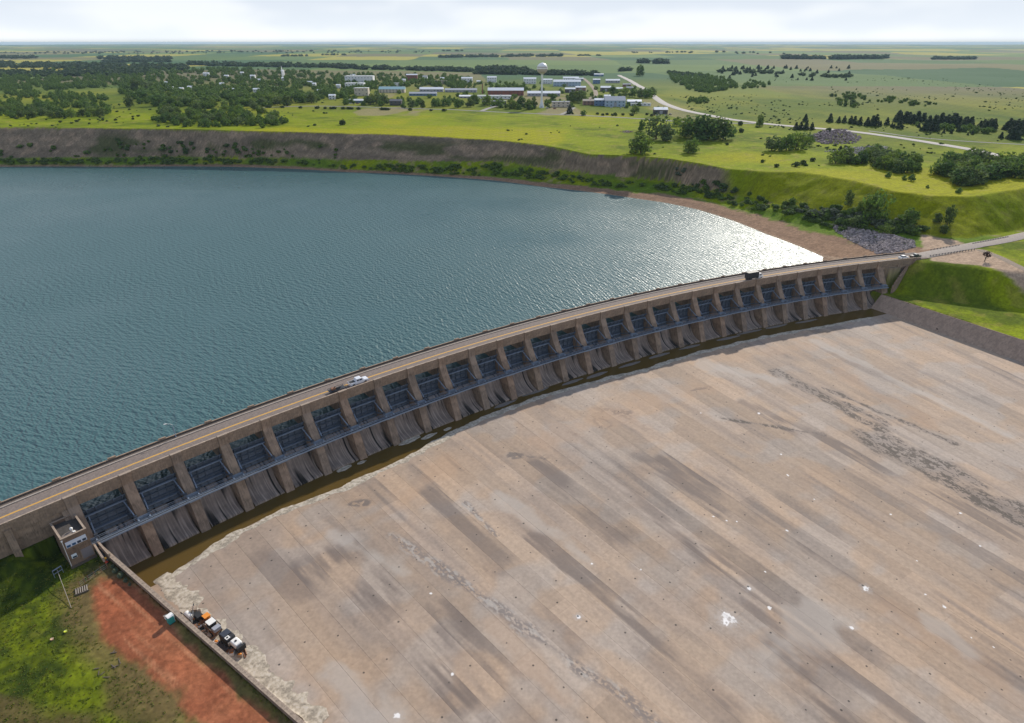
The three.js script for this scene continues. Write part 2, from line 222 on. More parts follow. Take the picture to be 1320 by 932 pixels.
function groundColor(X, F, zone, zt, zs) {
  const a = fbm(X * 0.035, F * 0.035, 4), b = fbm(X * 0.16 + 50, F * 0.16, 3), c8 = fbm(X * 0.008 + 9, F * 0.008 + 4, 3);
  let c;
  if (zone === 0) return mixc(C_BEACH, C_SOIL, 0.5);
  if (zone === 1) { c = mixc(C_BEACH, [0.165, 0.108, 0.085], sst(0.45, 0.6, fbm(zt * 4 + X * 0.004, X * 0.02 + F * 0.02, 3))); c = mixc(c, C_VEG, sst(0.8, 1, zt + (b - 0.5) * 0.5)); return mixc(c, [0.34, 0.27, 0.23], 0.5 * sst(0.12, 0.0, zt)); }
  if (zone === 2) { c = mixc(C_VEG, C_GRASS, sst(0.35, 0.7, a)); c = mixc(c, C_SOIL, 0.75 * sst(0.56, 0.68, b) * sst(0.4, 0.62, a)); return c; }
  const grass = () => { let g = mixc(C_GRASSD, C_GRASS, sst(0.3, 0.62, 0.55 * a + 0.45 * c8 + 0.08)); g = mixc(g, [0.23, 0.225, 0.003], 0.7 * sst(0.5, 0.66, c8)); g = mixc(g, C_DRY, 0.5 * sst(0.6, 0.75, b)); return g; };
  if (zone === 3) {
    const soil = sst(0.345, 0.31, Math.atan2(X, F) + (a - 0.5) * 0.05) * sst(0.3, 0.5, zs); let s = mixc([0.175, 0.135, 0.108], [0.125, 0.098, 0.08], sst(0.35, 0.65, fbm(X * 0.03, F * 0.03 + zt * 6, 4))); s = mixc(s, [0.26, 0.19, 0.15], sst(0.55, 0.7, fbm(X * 0.1 + 3, zt * 5, 3)) * 0.7);
    s = mixc(s, [0.05, 0.06, 0.022], 0.85 * sst(0.53, 0.63, fbm(X * 0.022 + 20, F * 0.02 + zt * 2, 3)) * sst(0.05, 0.5, zt + 0.25) * (1 - 0.8 * sst(0.55, 0.9, zt)));
    return mixc(mixc(grass(), C_GRASSD, 0.35), s, soil);
  }
  if (zone === 4) return grass();
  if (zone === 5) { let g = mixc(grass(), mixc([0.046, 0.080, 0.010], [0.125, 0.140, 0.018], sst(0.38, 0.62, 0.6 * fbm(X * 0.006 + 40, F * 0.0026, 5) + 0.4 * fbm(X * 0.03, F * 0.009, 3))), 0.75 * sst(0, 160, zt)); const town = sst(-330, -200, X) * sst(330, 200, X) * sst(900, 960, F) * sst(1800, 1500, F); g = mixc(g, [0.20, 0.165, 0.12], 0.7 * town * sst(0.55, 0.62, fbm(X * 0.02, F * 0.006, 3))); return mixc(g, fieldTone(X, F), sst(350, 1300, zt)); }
  if (zone === 10) {      // meadow and dirt yard below the dam
    c = mixc([0.026, 0.042, 0.008], [0.105, 0.135, 0.008], sst(0.36, 0.62, 0.4 * a + 0.3 * b + 0.3 * fbm(X * 0.7, F * 0.7, 2))); c = mixc(c, [0.075, 0.06, 0.028], 0.9 * sst(0.5, 0.62, fbm(X * 0.06 + 12, F * 0.06 + 2, 3)));
    const d = polyDist(REDDIRT, X, F) + (b - 0.5) * 5 + (fbm(X * 0.9, F * 0.9, 2) - 0.5) * 1.6;
    c = mixc(c, [0.12, 0.09, 0.045], sst(-9, -2.5, d) * 0.8);
    let r = mixc(C_RED, [0.235, 0.090, 0.054], sst(0.45, 0.7, a)); r = mixc(r, [0.20, 0.070, 0.042], sst(0.5, 0.7, b)); const wl2 = cross(LW0, LW1, X, F); r = mixc(r, [0.33, 0.17, 0.11], 0.5 * sst(0.55, 0.75, fbm(wl2 * 0.9, (X - F) * 0.05, 3)));
    return mixc(c, r, sst(-1.5, 1.2, d));
  }
  if (zone === 11) {
    c = mixc([0.07, 0.10, 0.006], [0.15, 0.19, 0.004], sst(0.35, 0.6, a)); c = mixc(c, C_DRY, 0.4 * sst(0.55, 0.7, b));
    return mixc(c, C_GRAVEL, sst(-0.5, 1, polyDist(LOT, X, F) + (b - 0.5) * 2));
  }
  return [0.2, 0.16, 0.13];
}
{
  const az0 = -58 * D2R, az1 = 57 * D2R, NA = 660, rs = []; let r = 62;
  while (r < 34000) { rs.push(r); r += r < 240 ? 0.95 : r < 420 ? 1.5 : r < 940 ? 1.75 : r < 1500 ? 4 + (r - 940) * 0.004 : Math.min(r * 0.012, 600); }
  const NR = rs.length, pos = [], col = [], uv = [], id = new Int32Array((NA + 1) * NR).fill(-1), H = new Float32Array((NA + 1) * NR), cols = [], Z = new Uint8Array((NA + 1) * NR);
  for (let j = 0; j < NR; j++) for (let i = 0; i <= NA; i++) {
    const az = lerp(az0, az1, i / NA), X = Math.sin(az) * rs[j], F = Math.cos(az) * rs[j]; const h = terrain(X, F), z = ZONE, t = ZT, sl = ZSLOPE; H[j * (NA + 1) + i] = h; Z[j * (NA + 1) + i] = z === 9 ? (h > -8 ? 1 : 0) : z === 0 ? (h > -12 ? 1 : 0) : 1;
    let c = groundColor(X, F, z, t, sl);
    if (z <= 2 && c && X > 200) { const g = polyDist(GRAVEL, X, F); if (g > -3) c = mixc(c, C_GRAVEL, sst(-0.8, 0.8, g + (vn(X * 0.5, F * 0.5) - 0.5) * 2)); }
    cols.push(c);
  }
  const need = (j, i) => { for (const [a, b] of [[0, 0], [1, 0], [0, 1], [1, 1]]) { const h = H[(j + a) * (NA + 1) + i + b], rr = rs[j]; if (Z[(j + a) * (NA + 1) + i + b] && h > -29) return true; } return false; };
  const vid = (j, i) => { const q = j * (NA + 1) + i; if (id[q] < 0) { id[q] = pos.length / 3; const az = lerp(az0, az1, i / NA), X = Math.sin(az) * rs[j], F = Math.cos(az) * rs[j]; pos.push(X, H[q], -F); col.push(...cols[q]); uv.push(X / 21, F / 21); } return id[q]; };
  const idx = [];
  for (let j = 0; j < NR - 1; j++) for (let i = 0; i < NA; i++) if (need(j, i)) { const a = vid(j, i), b = vid(j, i + 1), c = vid(j + 1, i + 1), d = vid(j + 1, i); idx.push(a, b, c, a, c, d); }
  const g = rawGeo(pos, uv, idx); g.setAttribute('color', new THREE.Float32BufferAttribute(col, 3));
  const m = new THREE.MeshPhysicalMaterial({ roughness: 0.95, specularIntensity: 0.1, vertexColors: true, map: turfTex, side: THREE.DoubleSide }); m.color.setRGB(2.05, 2.05, 2.05);
  struct('terrain', g, m, 'green prairie plateau, eroded bluff, beach and meadow around the dam', 'structure', 'terrain');
  console.log('terrain tris', idx.length / 3, 'rings', NR);
}
// lake: one wind-rippled sheet behind the dam
{
  const pts = []; for (let k = -14; k <= 28.6; k += 0.5) pts.push(arc(k, 1.1)); pts.push([262, 398], [330, 620], [330, 900], [-400, 1000], [-1600, 1000], [-1600, 60]);
  const s = new THREE.Shape(pts.map(p => new THREE.Vector2(...p))), g = new THREE.ShapeGeometry(s), p = g.attributes.position, uv = [];
  for (let i = 0; i < p.count; i++) { const X = p.getX(i), F = p.getY(i); uv.push(X / 150, F / 150); p.setXYZ(i, X, -9, -F); }
  g.setAttribute('uv', new THREE.Float32BufferAttribute(uv, 2)); g.computeVertexNormals();
  const N = 1536, wt = [];
  { const R = rng(5); for (let i = 0; i < 90; i++) { const wl = 0.75 * Math.pow(6, R() ** 1.2), dir = 0.85 + (R() + R() - 1) * 1.1; const kx = Math.round(150 / wl * Math.cos(dir)), ky = Math.round(150 / wl * Math.sin(dir)); wt.push([kx, ky, R() * 6.283, 0.0068 * Math.pow(wl, 0.9)]); } }
  // wave surface as a normal map, 150 m square
  const nx = new Float32Array(N * N), ny = new Float32Array(N * N), C = new Float32Array(N);
  for (const [kx, ky, ph, am] of wt) { const w = 2 * Math.PI / N; for (let i = 0; i < N; i++) C[i] = Math.cos(w * i); const sx = am * kx * 2 * Math.PI / 150, sy = am * ky * 2 * Math.PI / 150, o = Math.round(ph / w); for (let j = 0; j < N; j++) { let q = ((j * ky + o) % N + N) % N; const kk = ((kx % N) + N) % N; const row = j * N; for (let i = 0; i < N; i++) { const c = C[q]; nx[row + i] += sx * c; ny[row + i] += sy * c; q += kk; if (q >= N) q -= N; } } }
  const d = new Uint8Array(N * N * 4);
  for (let k = 0; k < N * N; k++) { const gust = 0.55 + 0.9 * tfbm((k % N) / N, Math.floor(k / N) / N, 4, 3); let a = -nx[k] * gust, b = -ny[k] * gust; const l = 1 / Math.hypot(a, b, 1); d[4 * k] = (a * l * 0.5 + 0.5) * 255; d[4 * k + 1] = (b * l * 0.5 + 0.5) * 255; d[4 * k + 2] = (l * 0.5 + 0.5) * 255; d[4 * k + 3] = 255; }
  const t = new THREE.DataTexture(d, N, N); t.magFilter = THREE.LinearFilter; t.minFilter = THREE.LinearMipmapLinearFilter; t.generateMipmaps = true; t.wrapS = t.wrapT = THREE.RepeatWrapping; t.needsUpdate = true;
  const lanes = dataTex(512, 512, (i, j) => { const a = tfbm(i / 512, j / 512, 3, 5), b = tvn(i / 512 * 5 + j / 512 * 3, j / 512 * 14, 210); const f = 0.26 + 0.16 * sst(0.35, 0.65, a) + 0.06 * (b - 0.5); return [f, f, f]; }, false); lanes.repeat.set(0.17, 0.17);      // wind lanes
  let v = 0; for (let k = 0; k < N * N; k += 97) v += nx[k] * nx[k] + ny[k] * ny[k]; console.log('lake rms slope', Math.sqrt(v / (N * N / 97)));
  const m = new THREE.MeshPhysicalMaterial({ roughness: 1, ior: 1.33, normalMap: t, roughnessMap: lanes, side: THREE.DoubleSide }); m.color.setRGB(0.045, 0.108, 0.114); m.normalScale.set(1, 1);
  struct('lake_water', g, m, 'wind rippled teal reservoir water behind the dam', 'structure', 'water');
}
// ------------------------------------------------------------------ spillway chute: floor slabs, pool, dried mud
const SHORE = [[168, 768], [205, 752], [225, 735], [260, 712], [300, 687], [360, 657], [440, 627], [520, 590], [560, 568], [620, 538], [700, 508], [780, 487], [830, 475], [900, 453], [1000, 430], [1060, 420], [1130, 407], [1160, 400]].map(p => toKU(...at(p[0], p[1], -23.3)));
function shoreU(k) { if (k <= SHORE[0][0]) return SHORE[0][1]; for (let i = 1; i < SHORE.length; i++) if (k < SHORE[i][0]) { const a = SHORE[i - 1], b = SHORE[i]; return lerp(a[1], b[1], (k - a[0]) / (b[0] - a[0])); } return SHORE[SHORE.length - 1][1]; }
const floorY = u => -23.15 - 0.012 * Math.max(0, -u - 16);
{
  const CL = 210, W = 2048, Hh = 2048;
  const ftr = [];      // marks seen on the slabs, as [k, u] positions
  const line = (a, b, w, kind) => { const p = chuteKU(...a), q = chuteKU(...b); ftr.push({ k0: p[0], u0: p[1], k1: q[0], u1: q[1], w, kind }); };
  line([505, 690], [850, 932], 2.4, 'scour'); line([600, 650], [640, 690], 1.2, 'scour'); line([1000, 478], [1180, 580], 3.2, 'weed'); line([1140, 570], [1330, 665], 8.5, 'weed'); line([1060, 500], [1230, 570], 1.6, 'weed'); line([930, 540], [1060, 560], 1.5, 'weed');
  line([1090, 520], [1140, 545], 2, 'weed'); line([770, 525], [806, 535], 4.0, 'blot'); line([775, 545], [781, 550], 3.2, 'ring'); line([730, 557], [742, 560], 2.6, 'blot'); line([890, 505], [915, 500], 1.2, 'blot'); line([660, 588], [700, 592], 1.6, 'blot'); line([452, 652], [472, 650], 1.4, 'blot');
  line([550, 640], [640, 730], 3.8, 'dark'); line([640, 735], [740, 830], 3.6, 'dark'); line([765, 600], [1000, 770], 4.4, 'dark'); line([815, 590], [930, 660], 3.4, 'dark'); line([575, 780], [700, 932], 4.5, 'dark'); line([700, 690], [950, 932], 3.4, 'dark'); line([1000, 540], [1320, 745], 4, 'dark'); line([890, 700], [1180, 932], 3.6, 'dark'); line([860, 590], [1320, 880], 3.2, 'dark'); line([350, 720], [400, 760], 6, 'dark'); line([400, 735], [460, 705], 5, 'dark'); line([480, 760], [560, 860], 5, 'dark'); line([960, 520], [1320, 690], 3.4, 'dark'); line([690, 600], [800, 690], 4.5, 'dark'); line([560, 820], [600, 900], 4, 'dark'); line([1000, 830], [1100, 932], 4, 'dark');
  line([560, 560], [700, 520], 4.5, 'orange'); line([520, 640], [580, 600], 6, 'orange'); line([700, 570], [900, 500], 8, 'orange'); line([900, 470], [1100, 440], 6, 'orange'); line([640, 800], [720, 900], 4, 'orange'); line([1080, 480], [1200, 545], 4, 'orange'); line([1150, 780], [1320, 900], 6, 'orange'); line([900, 470], [1000, 490], 5, 'pale'); line([1050, 440], [1300, 560], 3, 'pale'); line([640, 640], [760, 720], 4, 'pale'); line([980, 850], [1060, 790], 7, 'pale'); line([430, 690], [520, 740], 3, 'pale'); line([500, 930], [420, 870], 4, 'pale'); line([1250, 840], [1220, 800], 5, 'pale');
  const spots = [[939, 795, 2.3], [936, 799, 1.5], [1117, 756, 1.3], [746, 794, 0.9], [966, 756, 1.0], [992, 781, 0.8], [1099, 806, 0.9], [1219, 779, 0.7], [1194, 763, 0.5], [1183, 720, 0.4], [1283, 830, 0.4], [1149, 661, 0.5], [1239, 659, 0.6], [1050, 642, 0.5], [1015, 682, 0.55], [1007, 585, 0.6], [978, 533, 0.8], [1016, 612, 0.5], [903, 533, 0.5], [987, 735, 0.5], [513, 922, 0.9], [583, 868, 0.5], [1015, 611, 0.4], [920, 665, 0.4], [950, 671, 0.4], [937, 670, 0.4], [555, 765, 0.5], [826, 733, 0.4], [763, 726, 0.4], [1265, 701, 0.4], [1254, 818, 0.4]].map(s => [...chuteKU(s[0], s[1]), s[2]]);
  const R = rng(77), holes = []; for (let k = 0.6; k < 28; k += 0.5) for (let u = -24 - R() * 8; u > -205; u -= 9 + R() * 7) if (R() < 0.82) holes.push([k + (R() - 0.5) * 0.24, u, 0.16 + R() * 0.16]);
  const px = new Float32Array(W * Hh * 3);
  const metersK = 13;
  for (let j = 0; j < Hh; j++) for (let i = 0; i < W; i++) {
    const k = (i + 0.5) / W * 28.6, u = -(j + 0.5) / Hh * CL, X = k * metersK, V = -u;
    const n1 = fbm(X / 9, V / 26, 4), n2 = fbm(X / 1.3 + 30, V / 34, 3), n3 = fbm(X / 0.7, V / 0.7, 3), n4 = fbm(X / 26 + 5, V / 18 + 8, 3), n5 = fbm(X / 3.4 + 70, V / 60, 2);
    let c = mixc([0.370, 0.272, 0.196], [0.322, 0.244, 0.187], sst(0.35, 0.65, n1));
    c = mixc(c, [0.41, 0.282, 0.185], 0.4 * sst(0.48, 0.68, n4)); c = mixc(c, [0.34, 0.29, 0.25], 0.6 * sst(0.5, 0.66, fbm(X / 18 + 90, V / 14, 3)));
    const sh = hash2(Math.floor((k + 0.2) * 2), 17 + Math.floor(V / 95 + 3 * hash2(Math.floor((k + 0.2) * 2), 5))), tone = 0.87 + 0.26 * sh;
    const dk = (0.4 + 1.2 * hash2(Math.floor((k + 0.2) * 2), 3)) * sst(0.5, 0.72, n5) * sst(0.38, 0.6, n1 * 0.5 + n4 * 0.5); c = mixc(c, [0.175, 0.14, 0.12], 0.42 * dk);
    const f = tone * (0.84 + 0.22 * (n2 - 0.5) + 0.34 * n3); const q = (j * W + i) * 3; px[q] = c[0] * f; px[q + 1] = c[1] * f; px[q + 2] = c[2] * f;
  }
  const blend = (q, c, t) => { px[q] = lerp(px[q], c[0], t); px[q + 1] = lerp(px[q + 1], c[1], t); px[q + 2] = lerp(px[q + 2], c[2], t); };
  for (const s of ftr) {
    const m = s.w * 3 + 3, ks = [s.k0, s.k1], us = [s.u0, s.u1], i0 = Math.max(0, Math.floor((Math.min(...ks) - m / metersK) / 28.6 * W)), i1 = Math.min(W - 1, Math.ceil((Math.max(...ks) + m / metersK) / 28.6 * W)), j0 = Math.max(0, Math.floor(-(Math.max(...us) + m) / CL * Hh)), j1 = Math.min(Hh - 1, Math.ceil(-(Math.min(...us) - m) / CL * Hh));
    const ax = s.k0 * metersK, ay = -s.u0, dx = s.k1 * metersK - ax, dy = -s.u1 - ay, L = dx * dx + dy * dy;
    for (let j = j0; j <= j1; j++) for (let i = i0; i <= i1; i++) {
      const X = (i + 0.5) / W * 28.6 * metersK, V = (j + 0.5) / Hh * CL; const t = clamp(((X - ax) * dx + (V - ay) * dy) / L);
      const sc = (Math.floor((X / metersK + 0.2) * 2) + 0.5) / 2 - 0.2, Xq = s.kind === 'dark' ? lerp(sc * metersK, X, 0.25) : X, wob = (fbm(Xq / 6 + s.w * 7, V / (s.kind === 'dark' ? 22 : 9), 4) - 0.5) * s.w * 2.4; const d = Math.hypot(Xq - ax - dx * t, V - ay - dy * t) + wob; const q = (j * W + i) * 3, e = 1 - sst(s.w * 0.25, s.w * 1.25, d), g = fbm(X / 0.5, V / 0.8, 3);
      if (e <= 0) continue;
      if (s.kind === 'dark') blend(q, [0.135, 0.105, 0.092], (0.34 + 0.5 * hash2(Math.floor((X / metersK + 0.2) * 2), Math.round(s.w * 10))) * e * sst(0.2, 0.6, fbm(X / 2.2, V / 16, 3)));
      else if (s.kind === 'scour') { blend(q, [0.17, 0.145, 0.135], 0.8 * e * sst(0.3, 0.55, g)); blend(q, [0.43, 0.385, 0.34], 0.6 * e * sst(0.54, 0.64, fbm(X / 0.9 + 8, V / 2.5, 3))); }
      else if (s.kind === 'weed') { blend(q, [0.20, 0.165, 0.145], 0.55 * e); blend(q, [0.085, 0.066, 0.052], 0.9 * e * sst(0.47, 0.55, 0.6 * fbm(X / 1.3 + 4, V / 2.6, 3) + 0.4 * fbm(X / 0.45, V / 0.6, 2))); }
      else if (s.kind === 'blot' || s.kind === 'ring') { const hole = s.kind === 'ring' ? sst(1.0, 1.9, d) : 1; blend(q, [0.12, 0.10, 0.092], 0.8 * e * hole * sst(0.3, 0.55, fbm(X / 1.2, V / 1.2, 3))); }
      else if (s.kind === 'orange') blend(q, [0.44, 0.28, 0.17], 0.3 * e);
      else blend(q, [0.42, 0.37, 0.325], 0.55 * e);
    }
  }
  const dot = (k, u, r, c, s, rough) => { const i0 = Math.floor((k - r * 2 / metersK) / 28.6 * W), i1 = Math.ceil((k + r * 2 / metersK) / 28.6 * W), j0 = Math.floor(-(u + r * 2) / CL * Hh), j1 = Math.ceil(-(u - r * 2) / CL * Hh); for (let j = Math.max(0, j0); j <= Math.min(Hh - 1, j1); j++) for (let i = Math.max(0, i0); i <= Math.min(W - 1, i1); i++) { const X = ((i + 0.5) / W * 28.6 - k) * metersK, V = (j + 0.5) / Hh * CL + u, d = Math.hypot(X, V) * (1 + rough * (fbm(X * 1.6 + k * 9, V * 1.6 + u, 3) - 0.5)); const e = 1 - sst(r * 0.7, r * 1.1, d); if (e > 0) blend((j * W + i) * 3, c, e * s); } };
  for (const [k, u, r] of holes) dot(k, u, r, [0.03, 0.025, 0.022], 0.9, 0);
  for (const [k, u, r] of spots) { if (r > 0.8) dot(k, u, r * 1.6, [0.42, 0.39, 0.37], 0.25, 1.2); dot(k, u, r * 0.72, [0.80, 0.78, 0.76], 0.9, 1.4); if (r > 1.2) dot(k - 0.01, u - r * 0.2, r * 0.3, [0.3, 0.25, 0.22], 0.7, 2); }
  for (const [x, y] of [[965, 754], [745, 793], [948, 787], [1113, 752]]) { const p = chuteKU(x, y); dot(p[0], p[1], 0.35, [0.03, 0.03, 0.03], 0.9, 0); }
  const tex = dataTex(W, Hh, (i, j) => { const q = (j * W + i) * 3; return [s2(px[q]), s2(px[q + 1]), s2(px[q + 2])]; }); tex.wrapS = tex.wrapT = THREE.ClampToEdgeWrapping;
  const mats = [[1, 1, 1], [1.02, 1.0, 0.98], [0.98, 0.98, 0.985], [0.965, 0.955, 0.945], [1.02, 1.01, 1.0], [0.99, 0.975, 0.955]].map(c => std(c, 0.88, { map: tex, bumpMap: grainTex, bumpScale: 0.0 }));
  for (const m of mats) { m.bumpMap = null; }
  const floor = new THREE.Group(); floor.name = 'chute_floor'; floor.userData = { kind: 'structure', label: 'broad stained tan concrete chute floor below the gates', category: 'spillway floor' }; scene.add(floor);
  const rest = []; let made = 0; const RR = rng(9);
  const slabs = [];
  for (let s = 0; s < 58; s++) { const ka = -0.2 + s * 0.5, kb = ka + 0.5; let u = null; const cut = []; const off = RR() * 14; for (let v = -14 - off; v > -215; v -= 22 + 16 * RR()) cut.push(v); cut.push(-215);
    let ua = shoreU(ka) + 0.6 - 1.2, ub = shoreU(kb) - 0.6;
    for (const e of cut) { if (e > Math.min(ua, ub) - 4) continue; slabs.push([ka, kb, ua, ub, e]); ua = ub = e; } }
  const inView = s => { const c = arc((s[0] + s[1]) / 2, (s[2] + s[4]) / 2), Y = floorY(s[4]); const vz = c[1] * CP - (Y - EYE) * SP; const sx = PCX + FOCAL * c[0] / vz, sy = PCY - FOCAL * ((Y - EYE) * CP + c[1] * SP) / vz; return vz > 0 && sx > -60 && sx < 1380 && sy < 990 ? 1 : 0; };
  for (const s of slabs) {
    const [ka, kb, ua, ub, ue] = s, g = 0.018, dz = (RR() - 0.5) * 0.024, gk = g / 13.5, pos = [], uv = [];
    const V = (k, u, y) => { const p = arc(k, u); return [p[0], y, -p[1]]; }; const T = (k, u) => [k / 28.6, -u / CL];
    const y0 = floorY((ua + ub) / 2) + dz, y1 = floorY(ue) + dz, c = [[ka + gk, ua - g * 0.4, y0], [kb - gk, ub - g * 0.4, y0], [kb - gk, ue + g * 0.4, y1], [ka + gk, ue + g * 0.4, y1]];
    const add = (...q) => { for (const [k, u, y] of q) { pos.push(...V(k, u, y)); uv.push(...T(k, u)); } };
    add(c[0], c[3], c[2], c[0], c[2], c[1]);
    for (let e = 0; e < 4; e++) { const a = c[e], b = c[(e + 1) % 4], a2 = [a[0], a[1], a[2] - 0.4], b2 = [b[0], b[1], b[2] - 0.4]; add(a, b, b2, a, b2, a2); }
    const geo = rawGeo(pos, uv);
    if (inView(s) && made < 300) { const m = part('slab', geo, mats[Math.floor(RR() * 6)], floor); m.userData.kind = undefined; delete m.userData.kind; made++; } else rest.push(geo);
  }
  if (rest.length) { const m = part('outlying_slabs', merge(rest), mats[0], floor); m.userData.kind = 'stuff'; }
  const bed = []; { const q = []; for (let k = -1; k <= 29; k += 1) q.push([arc(k, -14), arc(k, -218)]); const pos = [], idx = []; q.forEach(([a, b]) => pos.push(a[0], -24.2, -a[1], b[0], -26.2, -b[1])); for (let i = 0; i < q.length - 1; i++) idx.push(2 * i, 2 * i + 1, 2 * i + 3, 2 * i, 2 * i + 3, 2 * i + 2); part('subgrade', rawGeo(pos, null, idx), M.walk, floor); }
  console.log('slabs', slabs.length, made);
  // pool of brown water at the toe
  const pos = [], idx = [], n = 120; for (let i = 0; i <= n; i++) { const k = lerp(-0.3, 28.3, i / n), a = arc(k, -7), b = arc(k, shoreU(k) - 7); pos.push(a[0], -23.32, -a[1], b[0], -23.32, -b[1]); if (i) idx.push(2 * i - 2, 2 * i - 1, 2 * i + 1, 2 * i - 2, 2 * i + 1, 2 * i); }
  struct('pool_water', rawGeo(pos, null, idx), M.pool, 'muddy brown pool along the toe of the spillway gates', 'structure', 'water');
  { const q = [], id = []; for (let i = 0; i <= n; i++) { const k = lerp(-0.3, 28.3, i / n), a = arc(k, -6), b = arc(k, shoreU(k) - 2); q.push(a[0], -24.6, -a[1], b[0], -23.75, -b[1]); if (i) id.push(2 * i - 2, 2 * i - 1, 2 * i + 1, 2 * i - 2, 2 * i + 1, 2 * i); } part('pool_bed', rawGeo(q, null, id), M.walk, floor); }
  // dried pale mud along the water's edge and down beside the wall
  const crust = (name, label, edge, n2, w0, w1) => {      // edge(t) -> [X, F, nX, nF] with the normal pointing onto the slabs
    const pos = [], uv = [], idx = [], m = 7; for (let i = 0; i <= n2; i++) { const t = i / n2, e = edge(t), a = (fbm(i * 0.07, 3.3 + w0, 5) - 0.5) * 3.2, w = lerp(w0, w1, t) * (0.55 + 0.9 * fbm(i * 0.11 + 40, 2, 3)); for (let j = 0; j <= m; j++) { const s = lerp(a, Math.max(a + 0.9, w), j / m), X = e[0] + e[2] * s, F = e[1] + e[3] * s; const ku = toKU(X, F); pos.push(X, (j === 0 ? -23.5 : floorY(ku[1]) + (j === m ? 0.005 : 0.05 + 0.07 * vn(i * 0.25, j * 0.8)) ), -F); uv.push(X / 7, F / 7); if (i && j) { const q = i * (m + 1) + j; idx.push(q - 1, q, q - m - 1, q - 1, q - m - 1, q - m - 2); } } }
    return struct(name, rawGeo(pos, uv, idx), M.crust, label, 'structure', 'dried mud');
  };
  crust('mud_bank', 'ragged whitish band of dried mud along the brown pool', t => { const k = lerp(0.75, 26.6, t), a = arc(k, shoreU(k)), b = arc(k + 0.1, shoreU(k + 0.1)), dx = b[0] - a[0], df = b[1] - a[1], l = Math.hypot(dx, df); return [a[0], a[1], df / l, -dx / l]; }, 900, 3.0, 2.6);
  const q0 = at(196, 750, -23.2), q1 = at(229, 789, -23.2), q2 = at(402, 942, -23.2);
  crust('mud_bank', 'pale dried mud strip down the chute beside the long wall', t => { const a = t < 0.2 ? [lerp(q0[0], q1[0], t / 0.2), lerp(q0[1], q1[1], t / 0.2)] : [lerp(q1[0], q2[0], (t - 0.2) / 0.8), lerp(q1[1], q2[1], (t - 0.2) / 0.8)]; return [a[0], a[1], 0.561, 0.828]; }, 260, 6.0, 4.6);
  // broken crust rafts lying in the pool between the piers
  const rafts = [[262, 669, 6.5, 1.5], [502, 571, 4.5, 1.5], [530, 567, 5, 1.6], [553, 562, 3.6, 1.2], [608, 547, 5, 1.5], [650, 521, 6, 1.2], [690, 505, 7, 1.2], [738, 492, 6, 1.1], [770, 483, 6.5, 1.1], [812, 470, 7, 1.1], [850, 458, 7, 1.1], [890, 447, 7, 1.1], [938, 436, 8, 1.1], [965, 428, 8, 1.0], [1000, 421, 8, 1.0], [1040, 414, 8, 0.9], [444, 604, 3, 1.1], [466, 596, 2, 0.8], [577, 553, 2, 0.8]];
  rafts.forEach(([x, y, w, h], i) => { const p = at(x, y, -23.25), k = toKU(...p)[0], pts = []; for (let a = 0; a < 22; a++) { const th = a / 22 * 6.283, r = 0.6 + 0.75 * fbm(Math.cos(th) * 1.6 + i * 7, Math.sin(th) * 1.6, 3); pts.push(new THREE.Vector2(Math.cos(th) * w * r, Math.sin(th) * h * r)); } const g = new THREE.ExtrudeGeometry(new THREE.Shape(pts), { depth: 0.14, bevelEnabled: false }); g.rotateX(-Math.PI / 2); const b = uvBox(g, 7); const a = arcA(k); solo('mud_raft', b, i > 4 && i < 16 ? M.raftGrey ??= std([0.30, 0.255, 0.225], 0.95, { map: grainTex }) : M.crust, i > 4 && i < 16 ? 'thin grey sheet of caked mud at a pier toe' : 'pale broken plate of dried mud in the brown pool', 'mud plate', p[0], -23.36, p[1], Math.atan2(-Math.cos(a), Math.sin(a)), i > 4 && i < 16 ? 'caked mud at the pier toes' : 'mud plates in the pool'); });
}
// chute side walls
function chuteWall(a, b, n, label, top0, top1, thick, bot) {
  const dx = b[0] - a[0], df = b[1] - a[1], L = Math.hypot(dx, df), w = thing('chute_wall', label, 'wall', a[0], 0, a[1], Math.atan2(df, dx));
  for (let i = 0; i < n; i++) { const x0 = i * L / n + 0.03, x1 = (i + 1) * L / n - 0.03, t0 = lerp(top0, top1, i / n), t1 = lerp(top0, top1, (i + 1) / n), s = new THREE.Shape([[x0, bot], [x1, bot], [x1, t1], [x0, t0]].map(p => new THREE.Vector2(...p))); const g = new THREE.ExtrudeGeometry(s, { depth: thick, bevelEnabled: false }); g.translate(0, 0, -thick / 2); part('wall_panel', uvBox(g, 9), M.wallconc, w); const cp = new THREE.Shape([[x0, t0], [x1, t1], [x1, t1 + 0.18], [x0, t0 + 0.18]].map(p => new THREE.Vector2(...p))); const c = new THREE.ExtrudeGeometry(cp, { depth: thick + 0.24, bevelEnabled: false }); c.translate(0, 0, -(thick + 0.24) / 2); part('coping', uvBox(c, 5), M.concPale, w); }
  return w;
}
chuteWall(LW0, LW1, 11, 'long low concrete wall between the red dirt yard and the chute', -12.5, wallTop(115), 0.8, -26);
